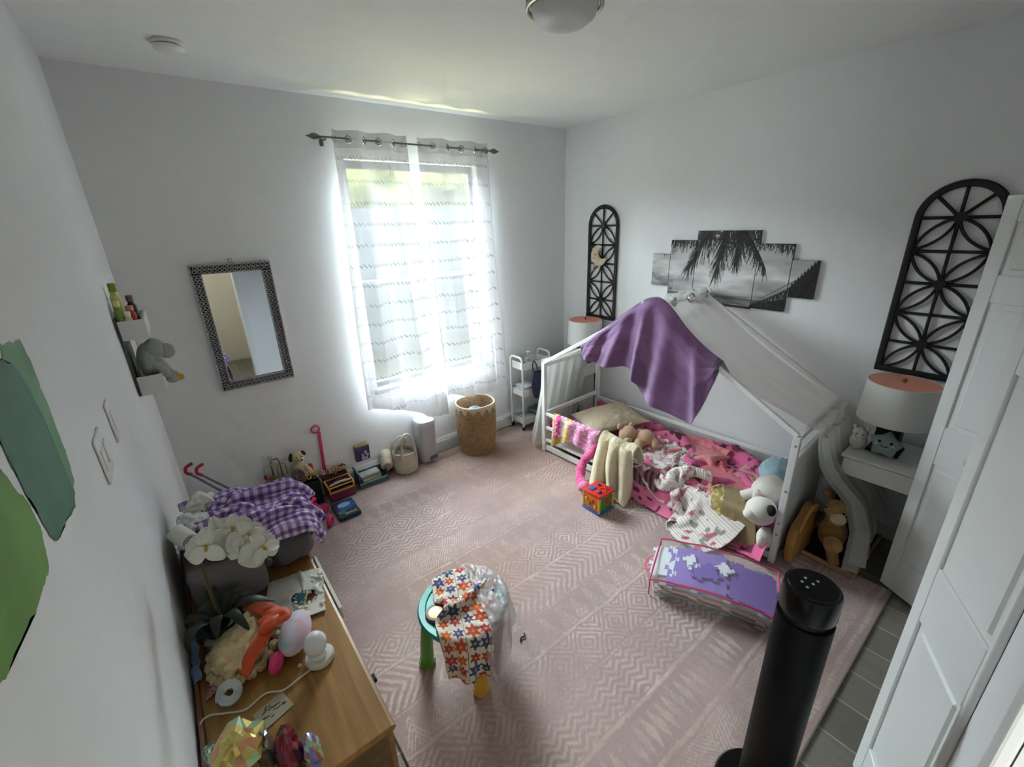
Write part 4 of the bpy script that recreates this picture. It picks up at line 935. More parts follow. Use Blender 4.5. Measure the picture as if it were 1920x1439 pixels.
MB().ell((3.0, .560, .725), (.045, .042, .05), amp=.06).ob('body', M_wp, t); MB().ell((2.985, .555, .785), (.04, .038, .036), amp=.05).ob('head', M_wp, t)
for s in (-1, 1): MB().ell((2.985, .555 + s * .03, .818), (.012, .012, .014)).ob('ear', M_wp, t); MB().ell((2.948, .55 + s * .014, .79), (.004, .004, .004)).ob('eye', mat('black_bead', ''), t)
MB().ell((2.95, .548, .775), (.012, .014, .011)).ob('muzzle', M_wp, t)

# ------------------------------------------------------------------ tower fan
fx, fy = 1.25, .245
t = thing('tower_fan', 'tall black tower fan in the foreground by the tile edge', 'fan', (fx, fy, RUG))
M_fan = mat('black_plastic', '#060607', .5, spec=.15); M_gl = mat('gloss_black', '#070808', .2, spec=.3)
MB().lathe([(.145, RUG + .001), (.147, .022), (.14, .032), (.05, .042), (.045, .07)], (fx, fy, 0), 48).ob('base', M_gl, t)
b = MB().lathe([(.066, .07), (.074, .085), (.0745, .885), (.0735, .888)], (fx, fy, 0), 56); b.ob('body', M_fan, t)
MB().lathe([(.062, .8885), (.062, .914)], (fx, fy, 0), 48).ob('handle_recess', mat('recess_black', '#050505', .6), t)
MB().lathe([(.0735, .9145), (.0745, .918), (.0745, .985), (.071, .996), (.064, .999)], (fx, fy, 0), 56).ob('head', M_gl, t)
MB().lathe([(.064, .9985), (.062, 1.001), (0, 1.001)], (fx, fy, 0), 48).ob('control_panel', M_gl, t)
for u, v in ((-.018, .018), (.004, .026), (-.024, -.002), (.002, .002), (.024, .006)):
    MB().lathe([(.0042, 1.0012), (.0036, 1.0022), (0, 1.0024)], (fx + u * .9 + v * .3, fy + v - u * .4, 0), 10).ob('button', mat('button_grey', '#8d9496', .4), t)

# ------------------------------------------------------------------ bag of foam puzzle mats
t = thing('foam_mat_bag', 'clear zip bag of stacked purple and grey foam puzzle mats', 'play mat bag', (2.01, .82, RUG))
ax = np.array([.41, -.912, 0]); ax /= np.linalg.norm(ax); ay = np.array([.912, .41, 0]); cc = np.array([2.01, .83, 0])
def jig(w, h, n, m, seed, tab=.018):
    r = random.Random(seed); P = []
    def edge(a, c, k):
        a, c = np.array(a), np.array(c); d = (c - a); l = np.linalg.norm(d); d /= l; nn = np.array([d[1], -d[0]])
        for i in range(k):
            q0, q1 = l * (i + .3) / k, l * (i + .7) / k; o = tab if (i % 2 == 0) else 0
            P.append(a + d * l * i / k); 
            if o: P.extend([a + d * q0, a + d * (q0 - .006) + nn * o, a + d * (q1 + .006) + nn * o, a + d * q1])
    edge((-w / 2, -h / 2), (w / 2, -h / 2), n); edge((w / 2, -h / 2), (w / 2, h / 2), m); edge((w / 2, h / 2), (-w / 2, h / 2), n); edge((-w / 2, h / 2), (-w / 2, -h / 2), m)
    return [tuple(p) for p in P]
def bend(q): return .030 * (1 - (q / .30) ** 2)
cols = ['#8a8d90', '#b78a86', '#7f8386', '#c9a7a0', '#8a8d92', '#a9a6a6', '#7c5d9c']
def mat_piece(w, h, n, m, z, c, off, name, seed, rot=0.0, cut=None):
    b = bmesh.new(); P = jig(w, h, n, m, seed); R2 = np.array([[math.cos(rot), -math.sin(rot)], [math.sin(rot), math.cos(rot)]])
    vs = [b.verts.new((*(R2 @ np.array(p) + np.array(off)), 0)) for p in P]; f = b.faces.new(vs)
    r = bmesh.ops.extrude_face_region(b, geom=[f]); [setattr(v.co, 'z', v.co.z + .0105) for v in r['geom'] if isinstance(v, bmesh.types.BMVert)]
    bmesh.ops.recalc_face_normals(b, faces=b.faces); bmesh.ops.triangulate(b, faces=b.faces)
    bmesh.ops.subdivide_edges(b, edges=[e for e in b.edges if e.calc_length() > .12], cuts=3)
    for v in b.verts:
        p = cc + ax * v.co.x + ay * v.co.y; v.co = Vector((p[0], p[1], z + v.co.z + bend(v.co.x)))
    return MB().bm(b).ob(name, mat('foam ' + c, c, .85, bump=.2, bscale=300), t, smooth=False)
for k in range(7): mat_piece(.56 - .012 * (k % 3), .30 + .008 * (k % 2), 7, 4, RUG + .004 + k * .0118, cols[k % 6], (.01 * ((k * 7) % 3 - 1), .008 * ((k * 5) % 3 - 1)), 'foam_mat', k)
mat_piece(.30, .30, 4, 4, RUG + .004 + 7 * .0118, '#8268ae', (-.09, 0), 'foam_mat', 31, .03); mat_piece(.22, .27, 3, 4, RUG + .004 + 7 * .0118, '#7456a0', (.19, -.01), 'foam_mat', 33, -.04)
zt = RUG + .004 + 8 * .0118
mat_piece(.12, .10, 3, 3, zt, '#6d53a0', (-.05, -.02), 'foam_mat', 41, .3); mat_piece(.12, .24, 2, 4, zt - .0118, '#c9cfd2', (-.27, .01), 'foam_mat', 43)
mat_piece(.05, .09, 2, 2, zt, '#cdd3d6', (-.125, .03), 'foam_mat', 44, .2); mat_piece(.06, .06, 2, 2, zt, '#d3d6da', (.045, .045), 'foam_mat', 45, .5)
hx, hy = .315, .18; zt2 = zt + .018; M_pipe = mat('pink_piping', '#c93a66', .5)
def rect(z, f=0): 
    Q = []
    for a, c in (((-hx, -hy), (hx, -hy)), ((hx, -hy), (hx, hy)), ((hx, hy), (-hx, hy)), ((-hx, hy), (-hx, -hy))):
        for q in np.linspace(0, 1, 12, endpoint=False): p = np.array(a) + (np.array(c) - a) * q; Q.append(cc + ax * p[0] + ay * p[1] + np.array([0, 0, z + f * bend(p[0]) + .004 * math.sin(p[0] * 30 + p[1] * 20)]))
    return np.array(Q)
top, bot = rect(zt2, 1), rect(RUG + .006)
MB().sweep(top, .005, 8, closed=True).ob('piping', M_pipe, t)
for k in (0, 36): MB().sweep([top[k], bot[k]], .004, 6).ob('piping', M_pipe, t)
n = len(top); M_pvc = mat('clear_vinyl', '#f2f4f4', .12, sheer=.86, spec=.6)
b = MB().add(np.concatenate([top, bot]), [(i, (i + 1) % n, n + (i + 1) % n, n + i) for i in range(n)])
qx, qy = np.meshgrid(np.linspace(-hx, hx, 13), np.linspace(-hy, hy, 9)); PP = cc + qx[..., None] * ax + qy[..., None] * ay; PP[..., 2] = zt2 + np.array([[bend(x) for x in r] for r in qx]) + .004 * np.sin(qx * 30 + qy * 20); b.grid(PP)
b.ob('vinyl_cover', M_pvc, t, angle=180)
MB().sweep(cr([cc + ax * -hx + ay * -.06 + np.array([0, 0, zt2 * .8]), cc + ax * (-hx - .045) + ay * -.05 + np.array([0, 0, zt2 * .55]), cc + ax * (-hx - .05) + ay * .05 + np.array([0, 0, zt2 * .5]), cc + ax * -hx + ay * .06 + np.array([0, 0, zt2 * .8])], 20), .007, 8, flat=.5).ob('handle', M_pipe, t)
# ================================================================== ALONG THE WINDOW WALL
# seagrass basket with laundry
bx, by, BR, BH = 1.955, 3.115, .178, .47
t = thing('laundry_basket', 'round woven seagrass laundry basket with zigzag rim under the curtain', 'basket', (bx, by, RUG))
nu, nv = 220, 150; U, V = uv(nv, nu); ang = U * 2 * PI; z = RUG + .002 + BH * V; r = .160 + (BR - .160) * sstep(0, .55, V) + .004
row = np.floor(V * 30); wv = np.cos(V * 30 * 2 * PI) * .5 + np.sin(ang * 36 + row * PI) * .6; r = r + .0032 * wv + .001 * n2(U * 8, V * 4, 8., 3)
col = mixc(solidc('#8d7050', U.shape), L3('#b6976c'), np.clip(.45 + .35 * wv + .3 * n2(U * 6, V * 3, 9., 5), 0, 1)); col[row % 2 == 1] *= .92
d = (1 - V) * BH; tri = np.abs((U * 14) % 1 - .5) * 2; m = d < .012 + .058 * tri; col[m] = mixc(L3('#d3c4a6'), L3('#b8a27c'), np.clip(n2(U * 8, V * 5, 12., 9)[m], 0, 1)); m = d < .014; col[m] = L3('#d9ccb2')
P = np.stack([bx + r * np.cos(ang), by + r * np.sin(ang), z], -1); Pi = P[::-1].copy(); ri = .93
Pi[..., 0] = bx + (Pi[..., 0] - bx) * ri; Pi[..., 1] = by + (Pi[..., 1] - by) * ri
M_sea = mat('seagrass', None, .85, bump=.4, bscale=160)
MB().grid(P, col).ob('woven_side', M_sea, t, angle=180); MB().grid(Pi[:140], mixc(solidc('#8f6e50', U.shape), L3('#b99673'), np.clip(.5 + .5 * wv, 0, 1))[::-1][:140]).ob('woven_lining', M_sea, t, angle=180)
a = np.linspace(0, 2 * PI, 60, endpoint=False); rr = (BR + .004) * .965
MB().sweep(np.stack([bx + rr * np.cos(a), by + rr * np.sin(a), RUG + BH + .004 + .003 * np.sin(a * 3)], 1), .0085, 8, closed=True).ob('rim', mat('cotton_rope', '#d8cbb2', .9, bump=.5, bscale=260), t)
MB().lathe([(.15, RUG + .002), (.15, RUG + .012)], (bx, by, 0), 40).ob('bottom', mat('seagrass_base', '#8f6e47', .9), t)
for nm, lab, cx, cy, z, c1, c2, sd in (('laundry', 'pale grey and white laundry heaped inside the seagrass basket', -.02, -.02, .28, '#cfcfd0', '#b9bcc4', 3), ('laundry', 'blue and mint baby garment on top of the laundry basket heap', .015, .02, .375, '#7f8fb8', '#a9c0b4', 5)):
    U, V = uv(60, 60); R0 = .140 if sd == 3 else .095; a = U * 2 * PI; rr = R0 * V
    Z = RUG + z + (.07 if sd == 3 else .05) * (1 - V ** 2) + .022 * n2(rr * np.cos(a), rr * np.sin(a), 14., sd) * (1 - .3 * V) - .03 * V ** 4
    P = np.stack([bx + cx + rr * np.cos(a), by + cy + rr * np.sin(a), Z], -1); P[:, -1] = P[:, 0]
    col = mixc(solidc(c1, U.shape), L3(c2), np.clip(n2(rr * np.cos(a), rr * np.sin(a), 22., sd + 4) + .2, 0, 1))
    tag(MB().grid(P, col).ob(nm, M_cloth, angle=180, solid=.004), lab, 'clothing')

# white step bin
t = thing('step_bin', 'slim pale grey pedal bin standing below the curtain hem', 'trash can', (1.50, 3.225, RUG)); cx, cy = 1.492, 3.245
M_bin = mat('pale_grey_plastic', '#b9b8be', .4)
MB().lathe([(.075, .014), (.078, .03), (.083, .37), (.083, .372)], (cx, cy, 0), 48, sq=3.4).ob('body', M_bin, t)
MB().lathe([(.086, .3735), (.087, .392), (.080, .41), (.05, .418), (0, .420)], (cx, cy, 0), 48, sq=3.4).ob('lid', mat('bin_lid', '#c8c8cc', .35), t)
MB().lathe([(.079, RUG + .001), (.079, .03), (.0765, .03)], (cx, cy, 0), 48, sq=3.4).ob('base_ring', mat('grey_plastic', '#8e9092', .5), t)
MB().box((cx - .005, cy - .103, .028), (cx + .062, cy - .068, .040), .005, R=rz(.25)).ob('pedal', mat('pedal_grey', '#9fa2a4', .4), t)
MB().box((cx - .012, cy - .086, .040), (cx + .066, cy - .070, .075), .006, R=rz(.25)).ob('pedal_recess', mat('pedal_dark', '#5c5e61', .6), t)

# cream rope tote
t = thing('rope_basket', 'cream cotton rope tote with tall loop handles by the pale bin', 'basket', (1.27, 3.215, RUG)); cx, cy = 1.268, 3.215
M_rope = mat('cream_rope', '#cfc5b2', .95, bump=.3, bscale=300)
prof = []; 
for k in range(27): z = RUG + .002 + .185 * k / 26; prof.append((.097 + .006 * math.sin(PI * k / 26) + .0035 * (k % 2), z))
MB().lathe(prof + [(r - .007, z) for r, z in prof[::-1]] + [(0, RUG + .008)], (cx, cy, 0), 56).ob('body', M_rope, t)
for dy, zt in ((-.086, .375), (.088, .30)):
    pts = cr([(cx - .062, cy + dy, .15), (cx - .058, cy + dy * 1.02, .25), (cx - .035, cy + dy * .9, zt - .025), (cx, cy + dy * .85, zt), (cx + .035, cy + dy * .9, zt - .025), (cx + .056, cy + dy * 1.02, .25), (cx + .060, cy + dy, .15)], 40)
    MB().sweep(pts, .0105, 10).ob('handle', M_rope, t)
tag(MB().ell((cx, cy, .145), (.072, .07, .04), amp=.25, fr=4).ob('soft_toy', mat('taupe_fluff', '#8d7c74', .95, bump=.8)), 'taupe bundle tucked inside the cream rope tote', 'soft toy')

# white roll of wrapped cloth leaning on the crate
t = thing('towel_roll', 'cream spotted towel roll tipped against the cream rope tote', 'towel', (1.11, 3.24, RUG))
ax1 = np.array([-.22, -.62, -.30]); ax1 /= np.linalg.norm(ax1); p0 = np.array([1.118, 3.262, .135])
MB().sweep([p0 - ax1 * .09, p0 - ax1 * .06, p0 + ax1 * .055, p0 + ax1 * .065], [.046, .05, .05, .046], 24).ob('roll', mat('spotted_towel', '#d3c7ae', .95, noise=.25, nscale=45, bump=.4), t)
a = np.linspace(0, 5 * PI, 50); e1 = np.cross(ax1, [0, 0, 1]); e1 /= np.linalg.norm(e1); e2 = np.cross(ax1, e1)
MB().sweep(p0 + ax1 * .066 + (.004 + .04 * a / a[-1])[:, None] * (np.cos(a)[:, None] * e1 + np.sin(a)[:, None] * e2), .003, 6).ob('roll_end', mat('towel_edge', '#9b8c74', .9), t)

# blue-green crate of books
x0, x1, y0, y1, zb, zt = .845, 1.085, 3.165, 3.305, RUG + .001, .098
t = thing('book_crate', 'teal plastic crate of board books lying by the window wall', 'crate', ((x0 + x1) / 2, (y0 + y1) / 2, RUG)); M_teal = mat('slate_teal_plastic', '#4f6a72', .45)
b = MB().box((x0, y0, zb), (x1, y1, zb + .005)).box((x0, y0, zb + .005), (x0 + .006, y1, zt + .05)).box((x1 - .006, y0, zb + .005), (x1, y1, zt)).box((x0 + .006, y0, zb + .005), (x1 - .006, y0 + .006, zb + .035)).box((x0 + .006, y1 - .006, zb + .005), (x1 - .006, y1, zt))
b.ob('bin', M_teal, t, smooth=False)
b = MB().box((x0 - .006, y0 - .006, zt + .050), (x0 + .010, y1 + .004, zt + .057), .002).box((x0 - .004, y0 - .008, zb + .035), (x1 + .004, y0 + .005, zb + .042), .002).box((x1 - .008, y0 - .002, zt), (x1 + .005, y1 + .004, zt + .007), .002); b.ob('rim', mat('teal_rim', '#6a858c', .45), t, smooth=False)
def book(lo, hi, cov, page, lab, R=None, nm='book', grp='books in the teal crate'):
    t = thing(nm, lab, 'book', ((lo[0] + hi[0]) / 2, (lo[1] + hi[1]) / 2, lo[2]), grp); c = (np.array(lo) + hi) / 2
    h = hi[2] - lo[2]
    b = MB().box(lo, (hi[0], hi[1], lo[2] + h * .14), R=R, piv=c).box((lo[0], lo[1], hi[2] - h * .14), hi, R=R, piv=c).box((lo[0], hi[1] - .003, lo[2] + h * .14), (hi[0], hi[1], hi[2] - h * .14), R=R, piv=c); b.ob('cover', cov, t, smooth=False)
    MB().box((lo[0] + .003, lo[1] + .003, lo[2] + h * .145), (hi[0] - .003, hi[1] - .004, hi[2] - h * .145), R=R, piv=c).ob('pages', page, t, smooth=False)
M_pg = mat('page_block', '#d6d0bf', .9); zz = zb + .0065
for k, (c, h, dx, lab) in enumerate((('#7e8a3e', .020, 0, 'olive green board book at the bottom of the teal crate'), ('#c2bd86', .018, .006, 'pale yellow board book stacked second in the teal crate'), ('#6f6c86', .015, .012, 'violet grey board book third in the teal crate stack'), ('#c9c9c4', .014, .0, 'white board book topmost in the teal crate'))):
    book((x0 + .030 + dx, y0 + .012 + .012 * k, zz), (x1 - .05 + dx * .5, y1 - .009, zz + h), mat('cover ' + c, c, .45), M_pg, lab); zz += h + .001
# upright picture box against the wall
t = thing('toy_box', 'small upright purple card box with orange top leaning on the window wall', 'box', (.935, 3.295, .10))
MB().box((.877, 3.262, .204), (.992, 3.298, .338), .002, R=rx(.12)).ob('carton', mat('violet_card', '#4a4468', .6, noise=.3, nscale=22), t, smooth=False)
MB().box((.876, 3.262, .303), (.993, 3.3005, .345), .002, R=rx(.12)).ob('top_flap', mat('ochre_card', '#8a6a3a', .6, noise=.35, nscale=25), t, smooth=False)
r_ = random.Random(3); b = MB()
for k in range(7): x, z = .925 + r_.uniform(-.01, .055), .245 + r_.uniform(-.025, .04); b.ell((x, 3.2575, z), (r_.uniform(.006, .014), .0015, r_.uniform(.008, .02)))
b.ob('printed_flowers', mat('lilac_print', '#b7b0c9', .6), t)

# yellow and magenta toy bin with contents
x0, x1, y0, y1 = .595, .795, 3.125, 3.262; zb, zt = RUG + .001, .140
t = thing('toy_bin', 'magenta toy bin with a yellow rim beside the teal crate', 'bin', ((x0 + x1) / 2, (y0 + y1) / 2, RUG)); M_mag = mat('magenta_plastic', '#7a2f5c', .4); M_ylw = mat('yellow_plastic', '#d2a23a', .4)
b = MB().box((x0 + .01, y0 + .01, zb), (x1 - .01, y1 - .01, zb + .005))
for lo, hi in (((x0 + .006, y0 + .006, zb), (x1 - .006, y0 + .011, zt - .03)), ((x0 + .006, y1 - .011, zb), (x1 - .006, y1 - .006, zt)), ((x0 + .006, y0 + .011, zb), (x0 + .011, y1 - .011, zt)), ((x1 - .011, y0 + .011, zb), (x1 - .006, y1 - .011, zt))): b.box(lo, hi)
b.ob('body', M_mag, t, smooth=False)
b = MB()
for lo, hi in (((x0, y0, zt - .008), (x1, y0 + .012, zt)), ((x0, y1 - .010, zt - .004), (x1, y1, zt + .008)), ((x0, y0 + .012, zt - .004), (x0 + .012, y1 - .010, zt + .006)), ((x1 - .012, y0 + .012, zt - .004), (x1, y1 - .010, zt + .006)), ((x0 + .004, y0 - .002, zt - .052), (x1 - .004, y0 + .005, zt - .036))): b.box(lo, hi, .003)
for x in (x0 + .004, x1 - .014): b.box((x, y0 - .002, zt - .052), (x + .010, y0 + .005, zt - .004), .002)
b.ob('rim', M_ylw, t, smooth=False)
t2 = thing('toy_figure', 'dark green plastic toy lying in the yellow rimmed bin', 'toy', (.69, 3.2, .03)); MB().box((.62, 3.165, .03), (.775, 3.24, .135), .02, R=rz(.1)).ob('body', mat('bottle_green', '#22352f', .45), t2); MB().cyl((.66, 3.20, .136), (.74, 3.215, .142), .012).ob('knob', mat('deep_purple_plastic', '#3c2c4c', .4), t2)
tag(MB().sweep(cr([(.612, 3.148, .150), (.69, 3.156, .156), (.775, 3.150, .152)], 10), [.006, .009, .010, .010, .010, .010, .010, .010, .009, .006], 10).ob('toy_stick', mat('ivory_plastic', '#c9c0a4', .5)), 'ivory toy stick lying across the front of the yellow rim', 'toy')

# black fabric bin with puzzle pieces heaped on top
x0, x1, y0, y1, zt = .378, .563, 3.178, 3.302, .215
t = thing('storage_cube', 'black fabric storage bin full of small wooden toys', 'bin', ((x0 + x1) / 2, (y0 + y1) / 2, RUG)); b = MB(); M_blk = mat('black_fabric', '#15171a', .9, bump=.3, bscale=300)
for lo, hi in (((x0, y0, RUG + .001), (x1, y0 + .006, zt)), ((x0, y1 - .006, RUG + .001), (x1, y1, zt)), ((x0, y0 + .006, RUG + .001), (x0 + .006, y1 - .006, zt)), ((x1 - .006, y0 + .006, RUG + .001), (x1, y1 - .006, zt)), ((x0 + .006, y0 + .006, RUG + .001), (x1 - .006, y1 - .006, zt - .02))): b.box(lo, hi, .002)
b.ob('fabric_box', M_blk, t, smooth=False)
r_ = random.Random(12)
pc = ['#9a5a44', '#b98a52', '#a1443c', '#6f4a36', '#c2a05e', '#b06a4a', '#8a3c3a', '#d0b27c']
words_ = ['brown', 'tan', 'brick red', 'dark brown', 'straw', 'terracotta', 'maroon', 'pale wood']
proto = {}
for k in range(34):
    x = r_.uniform(.405, .548) if k < 17 else r_.uniform(.592, .78); y = r_.uniform(3.20, 3.285) if k < 17 else r_.uniform(3.27, 3.315); z = (zt + .004 if k < 17 else .175) + .006 * (k % 17) * .35
    c = k % 8
    if c not in proto:
        a = np.linspace(0, 1.6 * PI, 12); o = MB().sweep(np.stack([.020 * np.cos(a), .014 * np.sin(a), .003 * np.sin(a * 2)], 1), .0045, 6).ob('wooden_link', mat('link ' + pc[c], pc[c], .6)); proto[c] = o
    else: o = proto[c].copy(); C.objects.link(o)
    o.location = (x, y, z); o.rotation_euler = (r_.uniform(-.5, .5), r_.uniform(-.5, .5), r_.uniform(0, 6))
    tag(o, words_[c] + (' wooden link heaped on the black fabric bin' if k < 17 else ' wooden link on the pile at the foot of the pink rake'), 'toy', 'wooden links heaped on the bins')
# pile support behind the yellow bin
tag(MB().box((.60, 3.268, RUG + .001), (.79, 3.313, .165), .006).ob('toy_case', mat('dark_red_case', '#4a2326', .6), smooth=False), 'dark red toy case behind the yellow rimmed bin', 'box')

# pink toy rake standing against the wall
t = thing('toy_rake', 'pink plastic toy rake with a ring grip standing against the window wall', 'toy', (.65, 3.29, RUG)); M_pk = mat('rose_plastic', '#c23a5c', .4)
MB().box((.627, 3.300, .18), (.651, 3.312, .545), .004, R=ry(.05)).ob('shaft', M_pk, t)
a = np.linspace(0, 2 * PI, 28, endpoint=False); MB().sweep(np.stack([.627 + .030 * np.cos(a), np.full(28, 3.308), .573 + .030 * np.sin(a) * .9], 1), .0065, 8, closed=True, flat=1.2, up=(.1, 1, .2)).ob('ring_grip', M_pk, t)

# plush dog, green toy and toys above the black bin
t = thing('plush_dog', 'cream plush dog with dark ears sitting by the window wall', 'soft toy', (.455, 3.27, .22))
M_dog = mat('cream_dog_plush', '#c9bb98', .95, noise=.1, nscale=60, bump=.7, bscale=240, sheen=.3); M_spot = mat('dark_brown_plush', '#3a2b22', .95, bump=.6)
q = np.array([.020, .03, -.055])
MB().ell((.452, 3.262, .325), (.052, .042, .065), amp=.06).ob('body', M_dog, t); MB().ell((.458, 3.250, .428), (.047, .043, .043), amp=.04).ob('head', M_dog, t); MB().ell((.470, 3.212, .415), (.024, .022, .020)).ob('muzzle', M_dog, t)
MB().ell((.412, 3.248, .435), (.014, .024, .034), R=ry(.3)).ob('ear', M_spot, t); MB().ell((.500, 3.246, .445), (.014, .022, .022), R=ry(-.6)).ob('ear', M_spot, t); MB().ell((.474, 3.193, .420), (.008, .006, .006)).ob('nose', M_spot, t)
for s in (-1, 1): MB().ell((.462 + s * .018, 3.2105, .438), (.005, .004, .006)).ob('eye', M_spot, t)
MB().sweep([(.49, 3.245, .345), (.512, 3.225, .305), (.52, 3.215, .275)], [.018, .02, .017], 10).ob('arm', M_dog, t)
a = np.linspace(0, 2 * PI, 28, endpoint=False)
t = thing('ring_toy', 'round rainbow ring rattle leaning in front of the plush dog', 'toy', (.43, 3.20, .25))
for k, c in enumerate(('#8a4a3a', '#3f6a55', '#5a3c63')): MB().sweep(np.stack([.428 + (.042 - .010 * k) * np.cos(a), 3.205 + .012 * np.sin(a), .300 + (.040 - .010 * k) * np.sin(a)], 1), .0055, 8, closed=True, up=(.1, 1, .1)).ob('ring', mat('ring ' + c, c, .4), t)
t = thing('toy_frog', 'bright green plastic toy left of the black fabric bin', 'toy', (.315, 3.22, RUG)); M_gn = mat('toy_green', '#4f8f2a', .35)
MB().box((.272, 3.19, .235), (.362, 3.265, .312), .025, R=ry(.2)).ob('body', M_gn, t); MB().sweep(cr([(.272, 3.188, .26), (.30, 3.178, .288), (.35, 3.182, .270)], 12), .006, 8).ob('strap', mat('toy_lime', '#9cc24a', .4), t)
tag(MB().box((.262, 3.185, RUG + .001), (.368, 3.30, .232), .01).ob('toy_chest', mat('dark_olive_box', '#3a3d2c', .7, noise=.2), smooth=False), 'dark olive toy box beneath the green plastic toy', 'box')
t = thing('bead_maze', 'wire bead toy with red ball near the wall outlet', 'toy', (.25, 3.28, .27))
for k, (dx, h, c) in enumerate(((0, .10, '#b9b6ab'), (.05, .13, '#4b4452'), (.085, .085, '#b08a52'))):
    pts = cr([(.232 + dx, 3.292, .30), (.236 + dx, 3.292, .30 + h), (.262 + dx, 3.288, .312 + h), (.286 + dx, 3.286, .30 + h), (.290 + dx, 3.286, .30)], 24); MB().sweep(pts, .0045, 6).ob('wire', mat('wire ' + c, c, .4), t)
MB().ell((.235, 3.262, .335), (.018, .018, .018)).ob('bead', mat('bead_red', '#7d2d2a', .35), t); MB().ell((.268, 3.268, .318), (.014, .014, .014)).ob('bead', mat('bead_orange', '#b0652f', .35), t); MB().box((.222, 3.27, .2325), (.36, 3.305, .30), .008).ob('base', mat('beech', '#a98f5e', .5), t)
t = thing('stacking_toy', 'red and yellow stacking toy beside the plush dog', 'toy', (.52, 3.28, .22))
MB().lathe([(.022, .0), (.024, .02), (.018, .05)], (.532, 3.262, .235), 16).ob('cup', M_ylw, t); MB().lathe([(.016, 0), (.02, .02), (.012, .045), (0, .05)], (.532, 3.262, .286), 16).ob('top', mat('toy_red', '#b23140', .4), t)

# toy phone car and blue game box on the rug
t = thing('toy_phone', 'pink wheeled toy telephone beside the blue game box', 'toy', (.46, 2.93, RUG)); M_cer = mat('cerise_plastic', '#c92a63', .35); M_pur = mat('purple_plastic', '#7a55b8', .35)
MB().box((.40, 2.88, .045), (.50, 3.05, .105), .03, R=rz(.15)).ob('body', M_pur, t); MB().box((.405, 2.895, .100), (.49, 3.045, .145), .022, R=rz(.15)).ob('cradle', M_cer, t)
MB().sweep(cr([(.40, 2.90, .155), (.42, 2.96, .178), (.47, 3.03, .165)], 12), np.r_[.020, np.full(10, .014), .020], 10).ob('handset', M_cer, t)
for x, y in ((.515, 2.86), (.39, 2.87), (.525, 3.02)):
    Rw = np.stack([[0, 1, 0], [0, 0, 1], [1, 0, 0]], 1) @ np.eye(3)
    MB().lathe([(.0, -.016), (.030, -.016), (.040, -.008), (.040, .008), (.030, .016), (.012, .012), (0, .012)], (x, y, RUG + .041), 24, rz(-.7) @ Rw).ob('wheel', M_cer, t)
t = thing('game_box', 'flat blue boxed game lying on the rug near the toy phone', 'box', (.655, 2.955, RUG)); R = rz(.0)
MB().box((.578, 2.845, RUG + .001), (.732, 3.065, RUG + .032), .002).ob('carton', mat('navy_card', '#27364a', .5), t, smooth=False)
z = RUG + .0326
b = MB(); n = 40; a = np.linspace(0, 2 * PI, n, endpoint=False)
b.add(np.stack([.662 + .066 * np.cos(a) + .01 * np.cos(2 * a), 2.985 + .058 * np.sin(a), np.full(n, z)], 1), [tuple(range(n))]); b.ob('blue_panel', mat('royal_blue_print', '#2456a0', .5), t, smooth=False)
MB().add(np.stack([.655 + .046 * np.cos(a), 3.000 + .030 * np.sin(a), np.full(n, z + .0004)], 1), [tuple(range(n))]).ob('pale_title_shape', mat('pale_blue_print', '#8fb2c9', .5), t, smooth=False)
MB().box((.592, 2.885, z), (.640, 2.925, z + .0004)).ob('green_patch', mat('green_print', '#3d7a4a', .5), t, smooth=False)
b = MB(); r_ = random.Random(2)
for k in range(8): x = .63 + k * .0105; b.box((x, 2.866 + r_.uniform(0, .006), z), (x + .006, 2.882 + r_.uniform(0, .008), z + .0005))
b.ob('yellow_marks', mat('cream_print', '#d8cf9a', .5), t, smooth=False)

# doll stroller behind the dresser: only the grips rise into view
t = thing('doll_stroller', 'purple doll stroller with red curved grips in the left corner', 'toy stroller', (-.06, 2.85, .014))
M_tube = mat('lilac_tube', '#6f6384', .35); M_grip = mat('red_grip', '#b02a42', .45)
for dx in (0, .05):
    a0 = np.array([-.165 + dx, 3.0 - dx * .4, .655 - dx * .3]); a1 = np.array([-.03 + dx, 2.93, .50 - dx * .2]); a2 = np.array([.06 + dx, 2.78, .06])
    MB().sweep([a0, a1, a2], .007, 8).ob('tube', M_tube, t)
    pts = cr([a0 + np.array([.01, 0, -.01]), a0 + np.array([-.012, .0, .012]), a0 + np.array([-.006, -.002, .045]), a0 + np.array([.03, -.004, .062])], 16); MB().sweep(pts, .0095, 10).ob('grip', M_grip, t)
for dx, dy in ((0.02, -.06), (.11, -.06), (.0, -.22), (.10, -.22)): MB().lathe([(0, -.008), (.03, -.008), (.034, 0), (.03, .008), (0, .008)], (.0 + dx, 2.86 + dy, .049), 20, np.stack([[0, 1, 0], [0, 0, 1], [1, 0, 0]], 1)).ob('wheel', mat('dark_wheel', '#2a2528', .6), t)
U, V = uv(12, 12); MB().grid(np.stack([-.02 + .13 * U, 2.62 + .24 * V, .22 + .26 * V ** 2 - .07 * np.sin(PI * U)], -1)).ob('seat', mat('maroon_fabric', '#5c2436', .9), t, solid=.004)
MB().sweep([(-.02, 2.63, .225), (-.02, 2.75, .1), (-.005, 2.80, .083)], .006, 6).sweep([(.11, 2.63, .225), (.11, 2.75, .1), (.11, 2.80, .083)], .006, 6).ob('frame', M_tube, t)

